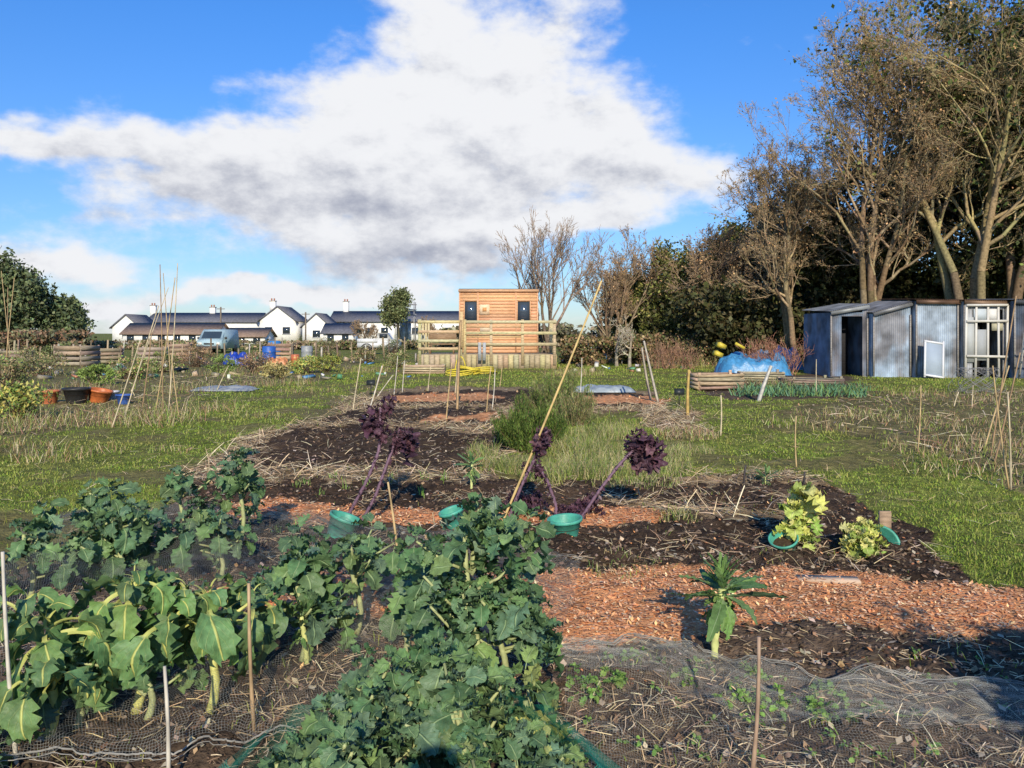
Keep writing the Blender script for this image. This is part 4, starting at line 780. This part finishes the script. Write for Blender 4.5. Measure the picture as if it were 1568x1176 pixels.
# ---------------- vehicles
def van(px,Yv,w,col):
    e=empty('parked_van'); x=hx(px,Yv); mb=MB(); prof=[(0,.35),(0,.95),(.35,1.12),(.95,1.75),(1.25,1.9),(4.1,1.88),(4.3,1.6),(4.3,.35)]; n=len(prof)
    V=[(x-w/2+(.10 if z_>1.2 else 0),Yv+y_,z_) for y_,z_ in prof]+[(x+w/2-(.10 if z_>1.2 else 0),Yv+y_,z_) for y_,z_ in prof]
    Q_=[[i,(i+1)%n,n+(i+1)%n,n+i] for i in range(n)]; T_=[[0,i+1,i] for i in range(1,n-1)]+[[n,n+i,n+i+1] for i in range(1,n-1)]; mb.add(V,Q_,T_,col=col); mb.build('body',mPlas,parent=e)
    mb=MB(); mb.add([(x-w/2+.2,Yv+.38,1.17),(x+w/2-.2,Yv+.38,1.17),(x+w/2-.24,Yv+.92,1.73),(x-w/2+.24,Yv+.92,1.73)],[[0,1,2,3]],col=(.04,.06,.08)); mb.build('windscreen',mGlass,parent=e)
    mb=MB()
    for s_ in (-1,1):
        box(mb,(x+s_*(w/2-.25),Yv-.02,.75),(.3,.06,.2),col=(.75,.75,.7)); box(mb,(x+s_*(w/2+.12),Yv+.7,1.2),(.18,.1,.2),col=(.05,.05,.05))
        for yy in (.8,3.4): tube(mb,[(x+s_*(w/2-.2),Yv+yy,.32),(x+s_*(w/2+.01),Yv+yy,.32)],.32,(.03,.03,.03),16)
    box(mb,(x,Yv-.04,.5),(w*.95,.1,.2),col=(.1,.1,.1)); box(mb,(x,Yv-.02,.75),(.8,.05,.12),col=(.05,.05,.05)); mb.build('lights_wheels_bumper',mPlas,parent=e)
van(320,64,1.95,(.4,.55,.6))
e=empty('pickup_truck'); Yv=60; xa,xb=hx(547,Yv),hx(610,Yv); W_=xb-xa; mb=MB(); WH=(.72,.73,.74)
box(mb,(xa+W_/2,Yv+.8,.72),(W_,1.6,.38),col=WH); box(mb,(xa+.75,Yv,1.02),(1.5,.05,.3),col=WH); box(mb,(xa+.75,Yv+1.6,1.02),(1.5,.05,.3),col=WH); box(mb,(xa+.03,Yv+.8,1.02),(.05,1.55,.3),col=WH)
prof=[(1.5,.9),(1.5,1.55),(1.6,1.62),(2.25,1.62),(2.55,1.15),(3.05,1.08),(3.05,.9)]; n=len(prof)
V=[(xa+a*W_/3.07,Yv+.03,b) for a,b in prof]+[(xa+a*W_/3.07,Yv+1.57,b) for a,b in prof]; mb.add(V,[[i,(i+1)%n,n+(i+1)%n,n+i] for i in range(n)],[[0,i,i+1] for i in range(1,n-1)]+[[n,n+i+1,n+i] for i in range(1,n-1)],col=WH); mb.build('body',mPlas,parent=e)
mb=MB(); box(mb,(xa+1.95,Yv+.01,1.38),(.6,.03,.3),col=(.03,.04,.05)); 
for xx in (.7,2.55):
    for yy in (.05,1.5): tube(mb,[(xa+xx,Yv+yy-.1,.35),(xa+xx,Yv+yy+.1,.35)],.35,(.03,.03,.03),16)
    t=np.linspace(0,np.pi,12); tube(mb,np.c_[xa+xx+.42*np.cos(t),Yv-.03+0*t,.38+.42*np.sin(t)],.04,(.05,.05,.05),5)
mb.build('wheels_and_windows',mPlas,parent=e)
mb=MB(); x,y=G(1268,893); box(mb,(x,y,.02),(.38,.09,.025),rz=-.12,rx=.1,col=(.55,.4,.28)); mb.build('wooden_plank',mWood)
mb=MB(); x,y=G(1355,815); box(mb,(x,y,.06),(.09,.03,.22),col=(.4,.28,.18)); mb.build('wooden_block',mWood)
# ---------------- world
sc_=bpy.context.scene; w=bpy.data.worlds.new('World'); sc_.world=w; w.use_nodes=True; nt=w.node_tree; N=nt.nodes; L=nt.links; N.clear()
EL=26.; AZ=4.
out=N.new('ShaderNodeOutputWorld'); bg=N.new('ShaderNodeBackground'); bg.inputs[1].default_value=.10; L.new(bg.outputs[0],out.inputs[0])
sky=N.new('ShaderNodeTexSky'); sky.sky_type='NISHITA'; sky.sun_disc=False; sky.sun_elevation=math.radians(EL); sky.sun_rotation=math.radians(180-AZ); sky.air_density=1.0; sky.dust_density=.3; sky.ozone_density=2.5
def M(op,a,b=0,c=0):
    n=N.new('ShaderNodeMath'); n.operation=op
    for i,x in enumerate((a,b,c)):
        if hasattr(x,'links'): L.new(x,n.inputs[i])
        else: n.inputs[i].default_value=x
    return n.outputs[0]
def VM(op,a,b=None,c=None,out_=0):
    n=N.new('ShaderNodeVectorMath'); n.operation=op
    for i,x in enumerate((a,b,c)):
        if x is None: continue
        if hasattr(x,'links'): L.new(x,n.inputs[i])
        else: n.inputs[i].default_value=x
    return n.outputs[out_]
tc=N.new('ShaderNodeTexCoord'); sp=N.new('ShaderNodeSeparateXYZ'); L.new(tc.outputs['Generated'],sp.inputs[0])
az=M('ARCTAN2',sp.outputs[0],sp.outputs[1]); el=M('ARCSINE',sp.outputs[2]); cb=N.new('ShaderNodeCombineXYZ'); L.new(az,cb.inputs[0]); L.new(el,cb.inputs[1])
def noise(scale,det,rough=.55,vec=None,mul=(1,1.6,1)):
    n=N.new('ShaderNodeTexNoise'); n.inputs['Scale'].default_value=scale; n.inputs['Detail'].default_value=det; n.inputs['Roughness'].default_value=rough
    L.new(VM('MULTIPLY',vec or cb.outputs[0],mul),n.inputs['Vector']); return n
wn=noise(6,4,.6); warp=VM('MULTIPLY',VM('SUBTRACT',wn.outputs['Color'],(.5,.5,.5)),(.20,.12,0)); pos=VM('ADD',cb.outputs[0],warp)
def blobs(lst):
    acc=None
    for px,py,rx,ry,wt in lst:
        a=math.atan((px-784)/F); e_=math.atan((HY-py)/F*math.cos(a)); sx,sy=F/rx,F/ry
        v=VM('MULTIPLY_ADD',pos,(sx,sy,0),(-a*sx,-e_*sy,0)); d=VM('DOT_PRODUCT',v,v,out_=1); g_=M('EXPONENT',M('MULTIPLY',d,-1)); acc=M('MULTIPLY',g_,wt) if acc is None else M('MULTIPLY_ADD',g_,wt,acc)
    return acc
CL=[(650,40,90,80,.75),(800,60,110,90,.6),(600,165,140,70,.8),(830,165,150,70,.75),(900,240,180,65,.75),(1080,275,110,45,.6),(450,235,190,50,.8),(230,210,160,32,.7),(20,205,130,26,.7),(310,295,160,28,.65),(500,325,190,50,.8),(690,300,130,50,.6),(640,400,160,36,.9),(740,345,140,36,.75),(910,335,90,30,.65),(210,345,90,20,.55),(50,385,130,24,.85),(180,455,70,22,.9),(390,442,120,22,.85),(560,455,160,18,.7),(500,492,700,12,.5),(390,110,110,26,.38)]
GRY=[(430,325,280,42,.7),(650,408,200,26,.85),(300,255,220,24,.4),(820,270,240,36,.45)]
n1=noise(9,8,.62)
dens=M('ADD',blobs(CL),M('MULTIPLY',M('SUBTRACT',n1.outputs[0],.5),1.5))
mr=N.new('ShaderNodeMapRange'); mr.interpolation_type='SMOOTHSTEP'; L.new(dens,mr.inputs[0]); mr.inputs[1].default_value=.15; mr.inputs[2].default_value=.78
# cloud shading: large soft grey bases + fine billow shading from a noise sampled a little towards the light
n3=noise(9,8,.62,vec=VM('ADD',cb.outputs[0],(.012,.022,0)))
bil=M('MULTIPLY',M('SUBTRACT',n3.outputs[0],n1.outputs[0]),2.6)
mg=N.new('ShaderNodeMapRange'); mg.interpolation_type='SMOOTHSTEP'; L.new(M('ADD',M('ADD',blobs(GRY),M('MULTIPLY',M('SUBTRACT',n1.outputs[0],.5),.6)),bil),mg.inputs[0]); mg.inputs[1].default_value=-.05; mg.inputs[2].default_value=1.3
cc=N.new('ShaderNodeMix'); cc.data_type='RGBA'; L.new(mg.outputs[0],cc.inputs['Factor']); cc.inputs['A'].default_value=(8.9,9.0,9.3,1); cc.inputs['B'].default_value=(3.5,3.8,4.8,1)
te=N.new('ShaderNodeMapRange'); L.new(sp.outputs[2],te.inputs[0]); te.inputs[1].default_value=.0; te.inputs[2].default_value=.36
tm=N.new('ShaderNodeMix'); tm.data_type='RGBA'; L.new(te.outputs[0],tm.inputs['Factor']); tm.inputs['A'].default_value=(.78,.92,1.2,1); tm.inputs['B'].default_value=(.52,1.12,1.85,1)
tint=VM('MULTIPLY',sky.outputs[0],tm.outputs['Result'])
mx=N.new('ShaderNodeMix'); mx.data_type='RGBA'; L.new(mr.outputs[0],mx.inputs['Factor']); L.new(tint,mx.inputs['A']); L.new(cc.outputs['Result'],mx.inputs['B']); L.new(mx.outputs['Result'],bg.inputs[0])
ld=bpy.data.lights.new('sun','SUN'); ld.energy=5.; ld.angle=math.radians(.5); ld.color=(1,.88,.68); lo=bpy.data.objects.new('sun',ld); sc_.collection.objects.link(lo)
e_=math.radians(EL); a_=math.radians(AZ); sd=Vector((math.sin(a_)*math.cos(e_),-math.cos(a_)*math.cos(e_),math.sin(e_))); lo.rotation_euler=sd.to_track_quat('Z','Y').to_euler(); lo.location=(0,-20,20)
cd=bpy.data.cameras.new('camera'); cam=bpy.data.objects.new('camera',cd); sc_.collection.objects.link(cam); cam.location=(0,0,HC); cam.rotation_euler=(math.radians(90),0,0)
cd.sensor_width=36; cd.lens=F/1568*36; cd.shift_y=-78/1568; cd.clip_end=5000; cd.clip_start=.05; sc_.camera=cam
sc_.view_settings.view_transform='Standard'; sc_.view_settings.look='None'; sc_.view_settings.exposure=0
